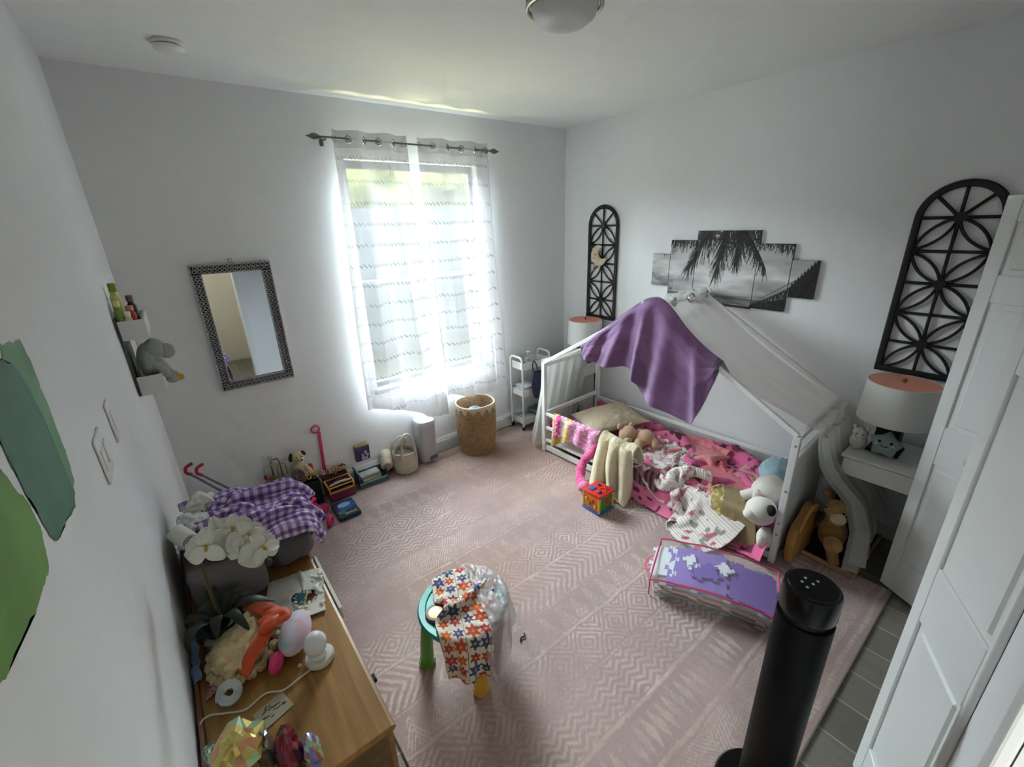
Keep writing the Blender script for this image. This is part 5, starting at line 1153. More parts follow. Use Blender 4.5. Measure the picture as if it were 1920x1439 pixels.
# utility cart
t = thing('utility_cart', 'white three-tier metal rolling cart in the far corner', 'cart', (2.69, 3.19, RUG)); x0, x1, y0, y1 = 2.505, 2.865, 3.085, 3.285
for x in (x0, x1):
    pts = cr([(x, y0 + .008, .06), (x, y0 + .008, .70), (x, y0 + .022, .765), (x, y0 + .05, .782), (x, y1 - .05, .782), (x, y1 - .022, .765), (x, y1 - .008, .70), (x, y1 - .008, .06)], 60); MB().sweep(pts, .0105, 8).ob('side_frame', M_metalw, t)
for z in (.655, .375, .075):
    b = MB(); h = .075 if z > .5 else .065; a, c, e, f = x0 + .012, x1 - .012, y0 + .004, y1 - .004
    b.box((a, e, z), (c, f, z + .005)).box((a, e, z + .005), (c, e + .005, z + h), .001).box((a, f - .005, z + .005), (c, f, z + h), .001).box((a, e + .005, z + .005), (a + .005, f - .005, z + h), .001).box((c - .005, e + .005, z + .005), (c, f - .005, z + h), .001); b.ob('tray', M_metalw, t, smooth=False)
for x in (x0 + .006, x1 - .006):
    for y in (y0 + .014, y1 - .014): MB().lathe([(0, -.009), (.018, -.009), (.021, 0), (.018, .009), (0, .009)], (x, y, RUG + .0215), 18, np.stack([[1, 0, 0], [0, 0, 1], [0, -1, 0]], 1)).cyl((x, y, .03), (x, y, .06), .006, seg=8).ob('caster', mat('caster_black', '#1c1c1e', .5), t)
t = thing('pump_bottle', 'clear pump bottle standing on the top tray of the white cart', 'bottle', (2.66, 3.2, .6605)); MB().lathe([(.026, 0), (.028, .01), (.028, .075), (.012, .09), (.012, .10)], (2.665, 3.20, .6606), 20).ob('body', mat('milky_bottle', '#b9c2bd', .3), t); MB().cyl((2.665, 3.20, .7606), (2.665, 3.20, .795), .004, seg=8).box((2.652, 3.17, .795), (2.678, 3.212, .807), .004).ob('pump', M_white, t)
tag(MB().box((2.545, 3.115, .6606), (2.63, 3.20, .70), .006, R=rz(.2)).ob('small_box', mat('dark_wipes_pack', '#4a4f4d', .5), smooth=False), 'small dark pack in the top tray of the white cart', 'box')
for k in range(4): tag(MB().box((2.53 + .002 * k, 3.105, .3806 + k * .024), (2.70 + .003 * (k % 2), 3.262, .4036 + k * .024), .009, seg=3).ob('nappy_pack', mat('nappy_white', '#cfd4d4', .7, bump=.2)), ['folded white nappies, lowest layer', 'folded white nappies, second layer', 'folded white nappies, third layer', 'folded white nappies, top layer'][k] + ' in the middle cart tray', 'nappies', 'nappies in the middle cart tray')
tag(MB().box((2.54, 3.11, .0806), (2.70, 3.24, .13), .012, R=rz(.15)).ob('wipes_pack', mat('mint_pack', '#9fb0aa', .5, noise=.2)), 'pale green wipes pack in the bottom tray of the white cart', 'box')
tag(MB().box((2.71, 3.10, .0806), (2.845, 3.265, .17), .004).ob('storage_box', mat('slate_box', '#6f7478', .7), smooth=False), 'grey box in the bottom tray of the white cart', 'box')
# navy bag hanging from the cart
t = thing('hanging_bag', 'navy drawstring bag hanging on the front of the white cart', 'bag', (2.66, 3.06, .34)); U, V = uv(40, 36)
a = U * 2 * PI; rr = (.055 + .022 * np.sin(PI * np.clip(V * 1.15, 0, 1)) ** .8) * np.where(V > .96, .55, 1) * (1 + .12 * np.sin(a * 6 + V * 3) * (1 - V)); P = np.stack([2.665 + rr * np.cos(a), 3.045 + .42 * rr * np.sin(a), .63 - .28 * V], -1)
MB().grid(P).ob('bag_body', mat('navy_fabric', '#3a3d52', .9, bump=.3), t, angle=180); 
MB().sweep(cr([(2.62, 3.05, .625), (2.60, 3.052, .68), (2.625, 3.066, .738), (2.66, 3.066, .70), (2.665, 3.05, .63)], 20), .005, 6).ob('strap', mat('dark_strap', '#25242c', .9), t)

# ================================================================== ON THE RUG
# activity cube
t = thing('activity_cube', 'small colourful plastic activity cube beside the cream fleece blanket', 'toy', (2.115, 1.76, RUG)); c = np.array([2.114, 1.765]); h = .078; zb = RUG + .001
M_tr = mat('toy_bright_red', '#cf2a1e', .35); M_tb = mat('toy_blue', '#2a62a8', .35); M_tg = mat('toy_mid_green', '#3d8a3a', .35)
MB().box((c[0] - h - .006, c[1] - h - .006, zb), (c[0] + h + .006, c[1] + h + .006, zb + .020), .006).ob('base', M_tb, t); MB().box((c[0] - h - .004, c[1] - h - .004, zb + .136), (c[0] + h + .004, c[1] + h + .004, zb + .156), .006).ob('top', M_tr, t)
for sx in (-1, 1):
    for sy in (-1, 1): MB().cyl((c[0] + sx * (h - .006), c[1] + sy * (h - .006), zb + .018), (c[0] + sx * (h - .006), c[1] + sy * (h - .006), zb + .138), .0105, seg=12).ob('corner_post', M_ylw, t)
MB().box((c[0] - h + .014, c[1] - h + .002, zb + .02), (c[0] + h - .014, c[1] - h + .012, zb + .136), .003).ob('side_panel', M_tg, t); MB().box((c[0] - h + .002, c[1] - h + .014, zb + .02), (c[0] - h + .012, c[1] + h - .014, zb + .136), .003).ob('side_panel', mat('toy_orange', '#d2731f', .4), t)
MB().box((c[0] + h - .012, c[1] - h + .014, zb + .02), (c[0] + h - .002, c[1] + h - .014, zb + .136), .003).ob('side_panel', M_tb, t); MB().box((c[0] - h + .014, c[1] + h - .012, zb + .02), (c[0] + h - .014, c[1] + h - .002, zb + .136), .003).ob('side_panel', M_ylw, t)
for k in range(4): MB().ell((c[0] - h - .003, c[1] - .042 + .028 * k, zb + .06 + .03 * (k % 2)), (.008, .011, .018)).ob('bead', (M_ylw, M_tr, M_gn, M_ylw)[k], t)
MB().lathe([(0, -.004), (.026, -.004), (.026, .004), (.010, .007), (0, .007)], (c[0] + .01, c[1] - h + .001, zb + .085), 20, np.stack([[1, 0, 0], [0, 0, 1], [0, -1, 0]], 1)).ob('gear', M_tr, t)
MB().box((c[0] - .055, c[1] + .015, zb + .156), (c[0] + .0, c[1] + .055, zb + .162), .002).ob('top_slot', M_tb, t); MB().lathe([(.018, 0), (.018, .008), (.008, .016), (0, .018)], (c[0] - .03, c[1] - .035, zb + .156), 16).ob('dome', mat('toy_purple', '#6a3b6f', .3), t); MB().lathe([(.014, 0), (.012, .010), (0, .014)], (c[0] + .04, c[1] + .03, zb + .156), 14).ob('dome', mat('toy_purple', ''), t)
MB().sweep([(c[0] + .01, c[1] - .06, zb + .160), (c[0] + .06, c[1] - .01, zb + .160)], .005, 6).sweep([(c[0] + .01, c[1] - .005, zb + .160), (c[0] + .055, c[1] - .055, zb + .160)], .005, 6).ob('ridge', M_tr, t)

# activity table with a dress thrown over it
cx, cy, TZ = .725, 1.385, .36
t = thing('activity_table', 'round turquoise toddler activity table with green and yellow legs', 'toy table', (cx, cy, RUG)); M_tq = mat('turquoise_plastic', '#1fa39a', .35)
MB().lathe([(.15, TZ - .055), (.195, TZ - .035), (.205, TZ - .012), (.198, TZ), (.170, TZ - .002), (.165, TZ - .008), (0, TZ - .008)], (cx, cy, 0), 56).ob('table_top', M_tq, t)
for (x, y), m in (((.570, 1.475), M_gn), ((.690, 1.215), M_ylw), ((.885, 1.46), mat('toy_orange', ''))):
    d = np.array([x - cx, y - cy]); d /= np.linalg.norm(d)
    MB().sweep(cr([(x - d[0] * .02, y - d[1] * .02, TZ - .05), (x, y, .18), (x + d[0] * .012, y + d[1] * .012, RUG + .022)], 12), np.linspace(.030, .040, 12), 16, flat=.8).lathe([(.038, RUG + .001), (.041, RUG + .012), (.038, RUG + .026)], (x + d[0] * .012, y + d[1] * .012, 0), 20).ob('leg', m, t)
a = np.linspace(.15 * PI, .95 * PI, 16); 
MB().lathe([(.044, 0), (.048, .006), (.044, .013), (.040, .013)], (.600, 1.405, TZ - .002), 28).ob('light_ring', mat('brown_ring', '#7a4a38', .4), t); MB().lathe([(.040, .008), (.028, .016), (0, .019)], (.600, 1.405, TZ - .002), 28).ob('light_dome', mat('glow_button', '#fff3c8', .3, emit=.5), t)
MB().ell((.915, 1.40, TZ - .005), (.02, .02, .02)).ob('knob', mat('pink_knob', '#b8486a', .35), t)
colt = [sd_disc((cx, cy, TZ - .026), .208, .030, .012), sd_plane(RUG + .008), sd_cap((.690, 1.215, 0), (.69, 1.24, .3), .05)]
def flowerpatch(U, V, w, h):
    X, Y = U * w, V * h; col = solidc('#dcd2bf', U.shape); cs = .112
    ix, iy = np.floor(X / cs), np.floor(Y / cs); fx_, fy_ = X / cs - ix, Y / cs - iy
    ed = (np.minimum(fx_, 1 - fx_) < .02) & ((ix + iy) % 2 == 0); 
    pal = ['#b23a2f', '#3a4a8c', '#c8503a', '#2b4f6a', '#b83a4a', '#3d3f7a', '#d0652f']
    for dx in (.28, .74):
        for dy in (.28, .74):
            k = (ix * 3 + iy * 5 + (dx > .5) * 2 + (dy > .5)).astype(int) % 7; gx, gy = fx_ - dx, fy_ - dy; r = np.hypot(gx, gy) * (1 + .28 * np.sin(np.arctan2(gy, gx) * 6 + ix)); R0 = .17 + .05 * ((k + iy) % 3 == 0)
            m = r < R0
            for q in range(7): mm = m & (k == q); col[mm] = L3(pal[q])
            col[r < .05] = L3('#d8a23a')
    col[ed] = L3('#3a3440'); return col
P = start(52, 28, (.728, 1.335, .47), (.19, -.085, 0), (-.20, -.46, 0), .04, 7., 11.)
P = cloth(P, .30, .70, colt, 120, 9, th=.008, fric=.8); P = up(P, 240, 140); U, V = uv(240, 140); P[..., 2] += .005 * n2(U, V * 2, 7., 5); P[..., 1] -= .006 * np.abs(n2(U * 2, V, 6., 9))
tag(MB().grid(P, flowerpatch(U, V, .30, .70)).ob('dress', M_cloth, angle=180, solid=.003), 'patchwork floral dress draped over the turquoise activity table', 'clothing')
P = start(50, 26, (.855, 1.31, .50), (.17, -.03, 0), (-.14, -.46, 0), .05, 7., 17.)
P = cloth(P, .26, .66, [sd_disc((cx, cy, TZ - .014), .214, .032, .012)] + colt[1:] + [sd_cap((.66, 1.1, .2), (.72, 1.35, .38), .035)], 120, 9, th=.01, fric=.45); P = up(P, 180, 100); U, V = uv(180, 100)
P[..., 2] += .004 * n2(U, V, 14., 3); col = solidc('#cfc6c6', U.shape); col[n2(U, V * 2, 13., 4, 2) > .5] = L3('#d9d4d4')
tag(MB().grid(P, col).ob('plastic_cover', mat('wrinkled_plastic', None, .3, sheer=.30, spec=.6, bump=.4, bscale=60), angle=180), 'crinkled translucent garment cover on the right of the activity table', 'clothing cover')
# loose hair tie on the rug
tag(MB().sweep(cr([(.975, 1.275, RUG + .004), (.99, 1.29, RUG + .004), (1.01, 1.285, RUG + .006), (1.02, 1.30, RUG + .004)], 14), .004, 6).ob('hair_tie', mat('black_elastic', '#18181a', .8)), 'tiny black hair tie lying on the rug right of the activity table', 'hair tie')
# ================================================================== THE DRESSER AND WHAT LIES ON IT
DX0, DX1, DY0, DY1, DZ = -.205, .203, .832, 2.10, .75
t = thing('dresser', 'long oak-topped dresser along the left wall with black pulls', 'dresser', ((DX0 + DX1) / 2, (DY0 + DY1) / 2, .001))
def wood(name, c1, c2):
    m = bpy.data.materials.new(name); m.use_nodes = True; nt = m.node_tree; N, K = nt.nodes, nt.links; b = N['Principled BSDF']; b.inputs['Roughness'].default_value = .42
    tc = N.new('ShaderNodeTexCoord'); mp = N.new('ShaderNodeMapping'); mp.inputs['Scale'].default_value = (16, 1.3, 16); K.new(tc.outputs['Object'], mp.inputs['Vector'])
    nz = N.new('ShaderNodeTexNoise'); nz.inputs['Scale'].default_value = 2.2; nz.inputs['Detail'].default_value = 7; nz.inputs['Distortion'].default_value = .6; K.new(mp.outputs[0], nz.inputs['Vector'])
    rp = N.new('ShaderNodeValToRGB'); rp.color_ramp.elements[0].color = (*lin(c1), 1); rp.color_ramp.elements[1].color = (*lin(c2), 1); rp.color_ramp.elements[0].position = .3; rp.color_ramp.elements[1].position = .72; K.new(nz.outputs['Fac'], rp.inputs[0]); K.new(rp.outputs[0], b.inputs['Base Color']); return m
M_oak2 = wood('honey_oak', '#86602f', '#ad8148'); M_oakd = wood('oak_side_shaded', '#5e4527', '#735634')  # case oak is a darker copy, holding the shade of the near end panel
pr = [(DX0, DZ - .024), (DX1 - .02, DZ - .024), (DX1 - .006, DZ - .020), (DX1, DZ - .012), (DX1 - .003, DZ - .004), (DX1 - .012, DZ), (DX0, DZ)]
MB().prism([(p[0], p[1]) for p in pr], -(DY1 - DY0), (0, DY0, 0), (1, 0, 0), (0, 0, 1)).ob('top', M_oak2, t, smooth=False)
MB().box((DX0, DY0 + .012, .02), (DX1 - .022, DY1 - .01, DZ - .0245), .004).ob('case', M_oakd, t, smooth=False)
MB().box((DX0 - .012, DY0 + .02, .02), (DX0 - .0005, DY1 - .02, DZ + .012), .002).ob('back_lip', wood('reddish_edge', '#6b432a', '#7f5536'), t, smooth=False)
M_pull = mat('black_pull', '#141416', .4)
n = 3; w = (DY1 - DY0 - .03) / n
for r_i in range(3):
    for k in range(n):
        y0, z0 = DY0 + .018 + w * k, .06 + .22 * r_i
        q = thing('x', '', '', (0, 0, 0)); bpy.data.objects.remove(q)
        d = MB().box((DX1 - .0215, y0 + .003, z0), (DX1 - .006, y0 + w - .003, z0 + .212), .003).ob('drawer_front', wood('oak_front_%d%d' % (r_i, k), '#86602f', '#a67a43'), t, smooth=False)
        yc = y0 + w / 2
        MB().box((DX1 - .0058, yc - .012, z0 + .155), (DX1 + .022, yc + .012, z0 + .172), .003).ob('pull', M_pull, d, smooth=False)
for x in (DX0 + .03, DX1 - .06):
    for y in (DY0 + .05, DY1 - .05): MB().cyl((x, y, .001 if x < .3 else RUG), (x, y, .02), .02, seg=12).ob('foot', M_pull, t)
tag(MB().box((DX1 + .001, 1.31, DZ - .05), (DX1 + .012, 1.64, DZ + .001), .002).ob('paper_strip', mat('cream_paper', '#d8d2c0', .8), smooth=False), 'narrow cream strip along the front edge of the dresser top', 'strip')
zd = DZ + .0015
# grey cushions with the gingham quilt on top
M_gy = mat('grey_canvas', '#6e6a6c', .9, noise=.06, nscale=12, bump=.4, bscale=220)
def pad(lo, hi, r, seed, amp=.010):
    lo, hi = np.array(lo, float), np.array(hi, float); b = bmesh.new(); bmesh.ops.create_cube(b, size=2); c, h = (lo + hi) / 2, (hi - lo) / 2
    for v in b.verts: v.co = Vector(c + np.array(v.co[:]) * h)
    bmesh.ops.bevel(b, geom=list(b.edges), offset=r, segments=4, profile=.5, affect='EDGES'); bmesh.ops.triangulate(b, faces=b.faces); bmesh.ops.subdivide_edges(b, edges=b.edges, cuts=3, use_grid_fill=True)
    q = MB().bm(b); V = q.v[0]; n = (V - c) / h; f = fbm(V * 9 + seed); q.v[0] = V + n * (amp * f - amp * 1.2)[:, None]; return q
tag(pad((-.198, 1.53, zd), (.045, 2.02, .955), .045, 3).ob('storage_bag', M_gy, angle=180), 'large grey canvas storage bag on the far end of the dresser', 'bag')
tag(pad((.050, 1.60, zd), (.232, 1.99, .915), .055, 9).ob('cushion', mat('charcoal_canvas', '#5d595b', .9, noise=.08, nscale=12, bump=.4, bscale=220), angle=180), 'smaller grey cushion by the front edge next to the grey storage bag', 'cushion')
U, V = uv(40, 50)
X = -.10 + .335 * U; Y = 1.575 + .42 * V + .0 * U; Z = .962 + .0 * X - .028 * sstep(.02, .12, X) + .004 * n2(U, V, 5., 3)
tag(MB().grid(np.stack([X, Y, Z], -1)).ob('sheet', mat('white_cotton', '#d6d4c8', .9), angle=180, solid=.008), 'folded white cotton sheet under the purple gingham quilt', 'sheet')
cg = [sd_box((-.2, 1.53, .7), (.046, 2.02, .975), .04), sd_box((.0, 1.57, .7), (.24, 2.0, .955), .05), sd_box((DX0, DY0, 0), (DX1 + .004, DY1, DZ), .004), sd_wall(0, XL + .01, 1)]
P = start(58, 48, (.055, 1.79, 1.03), (.42, -.03, 0), (-.02, .40, 0), .05, 8., 15.)
P = cloth(P, .50, .60, cg, 90, 9, th=.008, fric=.9); P = up(P, 230, 200); U, V = uv(230, 200)
P[..., 2] += .010 * np.abs(n2(U * .5, V * 3.5, 4., 7)) + .004 * np.sin(V * 42 + 3 * U + 2 * n2(U, V, 3., 5))
cs = .0145; gx = (np.floor(U * .50 / cs) % 2).astype(int); gy = (np.floor(V * .60 / cs) % 2).astype(int)
col = solidc('#d9d0de', U.shape); s = gx + gy; col[s == 1] = L3('#9a7fb4'); col[s == 2] = L3('#6b4690'); m = (V > .94) & (U > .5) & (U < .72); col[m] = L3('#40206e')
tag(MB().grid(P, col).ob('gingham_quilt', M_cloth, angle=180, solid=.004), 'purple and white gingham quilt rumpled over the grey bag on the dresser', 'quilt')
def corner_tip():
    # loose corner of the quilt hanging over the dresser front
    A = cr(np.array([(.15, 1.70, .955), (.225, 1.72, .935), (.262, 1.75, .85), (.275, 1.775, .74), (.285, 1.79, .655)]), 40); w = np.linspace(.20, .018, 40); U, V = uv(40, 24); U, V = np.meshgrid(np.linspace(0, 1, 24), np.linspace(0, 1, 40))
    P = A[:, None, :] + np.stack([.012 * np.sin(U * 6 + V * 3), (U - .5) * w[:, None] + .04 * V, 0 * U], -1)
    gx = np.floor(U * w[:, None] / cs + 100).astype(int) % 2; gy = np.floor(V * .40 / cs).astype(int) % 2; col = solidc('#d0c6d6', U.shape); s = gx + gy; col[s == 1] = L3('#8f74aa'); col[s == 2] = L3('#5f3c84')
    return P, col
P, col = corner_tip(); o = bpy.data.objects['gingham_quilt']; MB().grid(P, col).ob('hanging_corner', M_cloth, o, angle=180, solid=.004)
# white baby clothes and rolled socks behind the orchid
def crumple(c, r, seed, name, lab, cat_, m, h=.5, amp=.28, fr=2.2, R=None):
    return tag(MB().ell(c, (r[0], r[1], r[2]), amp=amp, fr=fr, seed=seed, seg=56, rings=34, R=R).ob(name, m, angle=180), lab, cat_)
M_wc = mat('white_knit', '#d8d7cd', .95, bump=.4, bscale=300); zq = .985
crumple((-.10, 1.895, zq + .030), (.042, .055, .035), 3, 'baby_bonnet', 'white baby bonnet at the wall end of the gingham quilt', 'clothing', M_wc)
crumple((-.135, 1.79, zq + .018), (.048, .065, .025), 5, 'baby_vest', 'white printed baby vest beside the gingham quilt', 'clothing', mat('grey_print_cotton', '#c9cbc6', .9, noise=.2, nscale=50))
t = thing('sock_roll', 'rolled white socks in front of the white baby vest', 'socks', (-.155, 1.70, zq)); p0, ax1 = np.array([-.165, 1.70, zq + .026]), np.array([.35, -.9, 0]); ax1 /= np.linalg.norm(ax1)
MB().sweep([p0 - ax1 * .05, p0 - ax1 * .045, p0 + ax1 * .045, p0 + ax1 * .05], [.024, .030, .030, .026], 20).ob('roll', M_wc, t)
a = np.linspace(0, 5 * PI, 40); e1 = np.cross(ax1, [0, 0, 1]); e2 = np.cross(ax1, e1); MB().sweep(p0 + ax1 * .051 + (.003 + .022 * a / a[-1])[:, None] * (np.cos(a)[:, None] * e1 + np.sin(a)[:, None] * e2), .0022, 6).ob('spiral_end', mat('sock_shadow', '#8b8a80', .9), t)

# white orchid in a dark pot
t = thing('orchid', 'white silk orchid arching over the grey bag on the dresser', 'plant', (-.115, 1.44, zd)); M_pet = mat('orchid_petal', '#dcdbd0', .6, bump=.1, bscale=60); M_st = mat('orchid_stem', '#4f4a2c', .6); M_lf = mat('orchid_leaf', '#1d271f', .5)
MB().lathe([(.045, zd), (.055, zd + .03), (.058, zd + .085), (.052, zd + .085), (.050, zd + .075), (0, zd + .075)], (-.115, 1.43, 0), 28).ob('pot', mat('dark_pot', '#1f2422', .5), t)
for k in range(9):
    a = k * .7 + .3; p0 = np.array([-.115, 1.43, zd + .075]); d = np.array([math.cos(a), math.sin(a), 0]); l = .10 + .03 * (k % 3); pts = cr([p0, p0 + d * l * .5 + np.array([0, 0, .06]), p0 + d * l + np.array([0, 0, .03 - .015 * (k % 2)])], 10)
    pts[:, 0] = np.maximum(pts[:, 0], XL + .02); MB().sweep(pts, .003 + .014 * np.sin(np.linspace(.15, PI, 10)), 8, flat=.18).ob('leaf', M_lf, t)
MB().sweep(cr([(-.118, 1.435, zd + .07), (-.120, 1.43, .95), (-.116, 1.405, 1.09), (-.095, 1.37, 1.165), (-.05, 1.335, 1.19), (.0, 1.295, 1.185), (.035, 1.25, 1.165)], 50), .0035, 8).ob('stem', M_st, t)
MB().sweep(cr([(-.122, 1.44, zd + .07), (-.128, 1.46, .92), (-.125, 1.44, 1.03)], 20), .0025, 6).ob('support_stick', mat('bamboo_stick', '#8a6a3a', .6), t)
def bloom(c, nrm, sc, seed):
    fl = MB(); c = np.array(c, float); n = np.array(nrm, float); n /= np.linalg.norm(n); e1 = np.cross(n, [0, 0, 1]); e1 /= np.linalg.norm(e1); e2 = np.cross(e1, n)
    U, V = uv(14, 11)
    for k, (an, l, w) in enumerate(((90, .046, .018), (215, .044, .017), (325, .044, .017), (5, .052, .034), (175, .052, .034))):
        a = math.radians(an) + .15 * math.sin(seed + k); r = V * l * sc; q = (U - .5) * 2 * w * sc * np.sin(np.clip(V, .02, 1) ** .75 * PI * .93) ** .8
        off = .010 * sc * np.sin(V * 2.4 + k) + .004 * np.cos(U * 6) * V - (.004 if k > 2 else 0) - .02 * sc * V ** 2 * (k > 2) * .5
        fl.grid(c + (r * math.cos(a) - q * math.sin(a))[..., None] * e1 + (r * math.sin(a) + q * math.cos(a))[..., None] * e2 + off[..., None] * n)
    o = fl.ob('bloom', M_pet, t, solid=.0012, angle=180)
    MB().ell(c + n * .009, (.005 * sc, .005 * sc, .007 * sc)).ell(c + n * .013 - e2 * .006, (.004, .004, .004)).ob('lip', mat('yellow_lip', '#b79a3a', .5), o)
for k, (c, n, s) in enumerate((((-.085, 1.30, 1.185), (-.25, -.75, .55), 1.22), ((-.055, 1.345, 1.20), (.2, -.6, .7), .9), ((-.018, 1.315, 1.205), (-.1, -.7, .6), .9), ((.012, 1.275, 1.19), (.35, -.6, .65), 1.05), ((.034, 1.225, 1.165), (.4, -.6, .55), 1.08), ((-.012, 1.255, 1.17), (-.2, -.7, .5), .85))): bloom(c, n, s, k)
MB().ell((.038, 1.19, 1.14), (.010, .012, .012)).ob('bud', mat('dark_bud', '#23241f', .6), t)

# white embroidered top
P = start(34, 34, (.100, 1.462, zd + .06), (.17, -.05, 0), (.045, .19, 0), .035, 9., 33.)
ct = [sd_box((DX0, DY0, 0), (DX1, DY1, DZ), .004)]
P = cloth(P, .21, .24, ct, 50, 8, th=.008, fric=1.0); P = up(P, 130, 130); U, V = uv(130, 130)
col = mixc(solidc('#dcdad2', U.shape), L3('#c9c6b8'), np.clip(n2(U, V, 5., 3), 0, 1)); d = np.hypot((U - .66) * .8 - (V - .40) * .35, (V - .40) * 1.3 + (U - .66) * .5)
nz = n2(U, V, 16., 8, 2); m = d < .22; col[m & (nz > -.2)] = L3('#1f2a2a'); col[m & (nz > .35)] = L3('#b9c08a'); m = np.hypot(U - .58, V - .44) < .09; col[m] = L3('#1f5f86'); m = np.hypot(U - .78, V - .36) < .07; col[m] = L3('#6b1f2c')
tag(MB().grid(P, col).ob('embroidered_top', M_cloth, angle=180, solid=.004), 'white child top with dark blue and red embroidery on the dresser', 'clothing')

# lace sun bonnet with orange bow
M_lace = mat('cream_lace', '#cdb78c', .95, noise=.12, nscale=70, bump=1, bscale=150)
t = thing('lace_bonnet', 'cream lace bonnet with a wide orange ribbon lying on the dresser', 'hat', (-.075, 1.33, zd))
q = MB().ell((-.075, 1.338, zd + .040), (.082, .115, .048), R=rz(-.45), amp=.20, fr=3.2, seed=4, seg=72, rings=40); q.v[0][:, 2] = np.maximum(q.v[0][:, 2], zd + .001); q.ob('crown', M_lace, t, angle=180)
a = np.linspace(0, 2 * PI, 120, endpoint=False); ca = np.stack([-.075 + .092 * np.cos(a) * math.cos(-.45) - .122 * np.sin(a) * math.sin(-.45), 1.338 + .092 * np.cos(a) * math.sin(-.45) + .122 * np.sin(a) * math.cos(-.45)], 1)
ca[:, 0] = np.clip(ca[:, 0], DX0 + .02, .06); MB().sweep(np.stack([ca[:, 0], ca[:, 1], zd + .020 + .006 * np.sin(a * 19)], 1), .013 + .004 * np.sin(a * 23), 8, closed=True).ob('ruffle', M_lace, t)
M_or = mat('orange_satin', '#c9450f', .55, sheen=.2)
def ribbon(pts, w, name, m, par, tilt=0.0):
    A = cr(np.array(pts), 40); T = np.gradient(A, axis=0); T /= np.linalg.norm(T, axis=1)[:, None]; S = np.cross(T, [0, 0, 1.]); S /= np.linalg.norm(S, axis=1)[:, None]
    U, V = np.meshgrid(np.linspace(-1, 1, 7), np.linspace(0, 1, 40)); P = A[:, None] + S[:, None] * (U * w)[..., None]; P[..., 2] += .004 * np.cos(U * 2) + tilt * U
    return MB().grid(P).ob(name, m, par, solid=.0025, angle=180)
ribbon([(-.040, 1.445, zd + .065), (-.015, 1.395, zd + .092), (.010, 1.345, zd + .095), (.030, 1.312, zd + .088)], .027, 'ribbon', M_or, t)
ribbon([(-.012, 1.335, zd + .092), (.000, 1.300, zd + .098), (-.020, 1.268, zd + .094), (-.060, 1.235, zd + .078), (-.100, 1.212, zd + .040)], .024, 'ribbon', M_or, t)
q = MB().ell((.000, 1.278, zd + .108), (.036, .021, .015), R=rz(.5), amp=.15, seed=8); q.ob('bow_knot', M_or, t)
ribbon([(.0, 1.29, zd + .105), (.035, 1.30, zd + .115), (.045, 1.275, zd + .11), (.0, 1.275, zd + .108)], .017, 'bow_loop', M_or, t)
# pastel unicorn plush
t = thing('plush_unicorn', 'pastel rainbow plush with a pink snout lying beside the lace bonnet', 'soft toy', (.055, 1.255, zd)); U, V = uv(50, 70)
th = V * PI; ph = U * 2 * PI; N = np.stack([np.sin(th) * np.cos(ph), np.sin(th) * np.sin(ph), np.cos(th)], -1); P = N * np.array([.046, .080, .042]) @ rz(-.45).T + np.array([.058, 1.262, zd + .0435])
col = solidc('#cfc9d6', U.shape); col = mixc(col, L3('#8fb9c9'), np.clip(n2(U, V, 3., 4) * 1.3, 0, 1)); col = mixc(col, L3('#d9b49a'), np.clip(n2(U, V, 3., 14) * 1.4 - .1, 0, 1)); col = mixc(col, L3('#d4a9bc'), np.clip(n2(U, V, 3., 24) * 1.2 - .1, 0, 1)); col[:, -1] = col[:, 0]
MB().grid(P, col).ob('body', mat('pastel_plush', None, .9, bump=.4, bscale=300, sheen=.3), t, angle=180)
MB().ell((-.012, 1.200, zd + .030), (.018, .034, .027), R=rz(-.6)).ob('snout', mat('neon_pink_plush', '#dd3f78', .8, bump=.4), t)
# red gingham cloth under the bonnet
U, V = uv(50, 70); X = -.195 + .135 * U + .03 * V; Y = 1.225 + .105 * V - .0 * U + .025 * U; Z = zd + .004 + .010 * np.abs(n2(U, V, 4., 6)) + .010 * (1 - V) * np.sin(U * 5) ** 2
ck = (np.sin((X + Y) * 620) > .1); col = solidc('#9c4a42', U.shape); col[ck] = L3('#c9a598'); tag(MB().grid(np.stack([X, Y, Z], -1), col).ob('striped_cloth', M_cloth, angle=180, solid=.003), 'red and white striped cloth poking out beneath the lace bonnet', 'clothing')
# dark things between bonnet and wall
tag(MB().ell((-.165, 1.462, zd + .030), (.030, .05, .026), amp=.15, seed=6).ob('hair_brush', mat('charcoal_plastic', '#2b2d2c', .6)), 'dark rounded pouch near the wall behind the lace bonnet', 'pouch')
tag(MB().lathe([(.024, 0), (.026, .01), (.026, .05), (.020, .055), (0, .056)], (-.150, 1.395, zd), 20).ob('cream_jar', mat('grey_jar', '#7f8280', .5)), 'small grey jar half hidden behind the lace bonnet', 'jar')
# blue and white cloth squeezed between dresser and wall
U, V = uv(60, 24); U, V = np.meshgrid(np.linspace(0, 1, 24), np.linspace(0, 1, 60)); Y = 1.30 + .20 * U - .02 * V; Z = zd + .028 + .02 * n2(U, V, 4., 2) * (1 - V) - .26 * V * (.7 + .3 * np.sin(U * 5)); X = np.full_like(U, -.2165) + .003 * np.sin(U * 22 + V * 4); X += .02 * (1 - sstep(0, .14, V)); Z = np.where(V < .14, zd + .018 + .006 * np.sin(U * 9), Z)
col = solidc('#c3c6c6', U.shape); col[V < .30] = L3('#6f88b0'); tag(MB().grid(np.stack([np.clip(X, XL + .004, 1), Y, Z], -1), col).ob('muslin_cloth', M_cloth, angle=180, solid=.003), 'blue and white muslin cloth squeezed between dresser and wall', 'clothing')
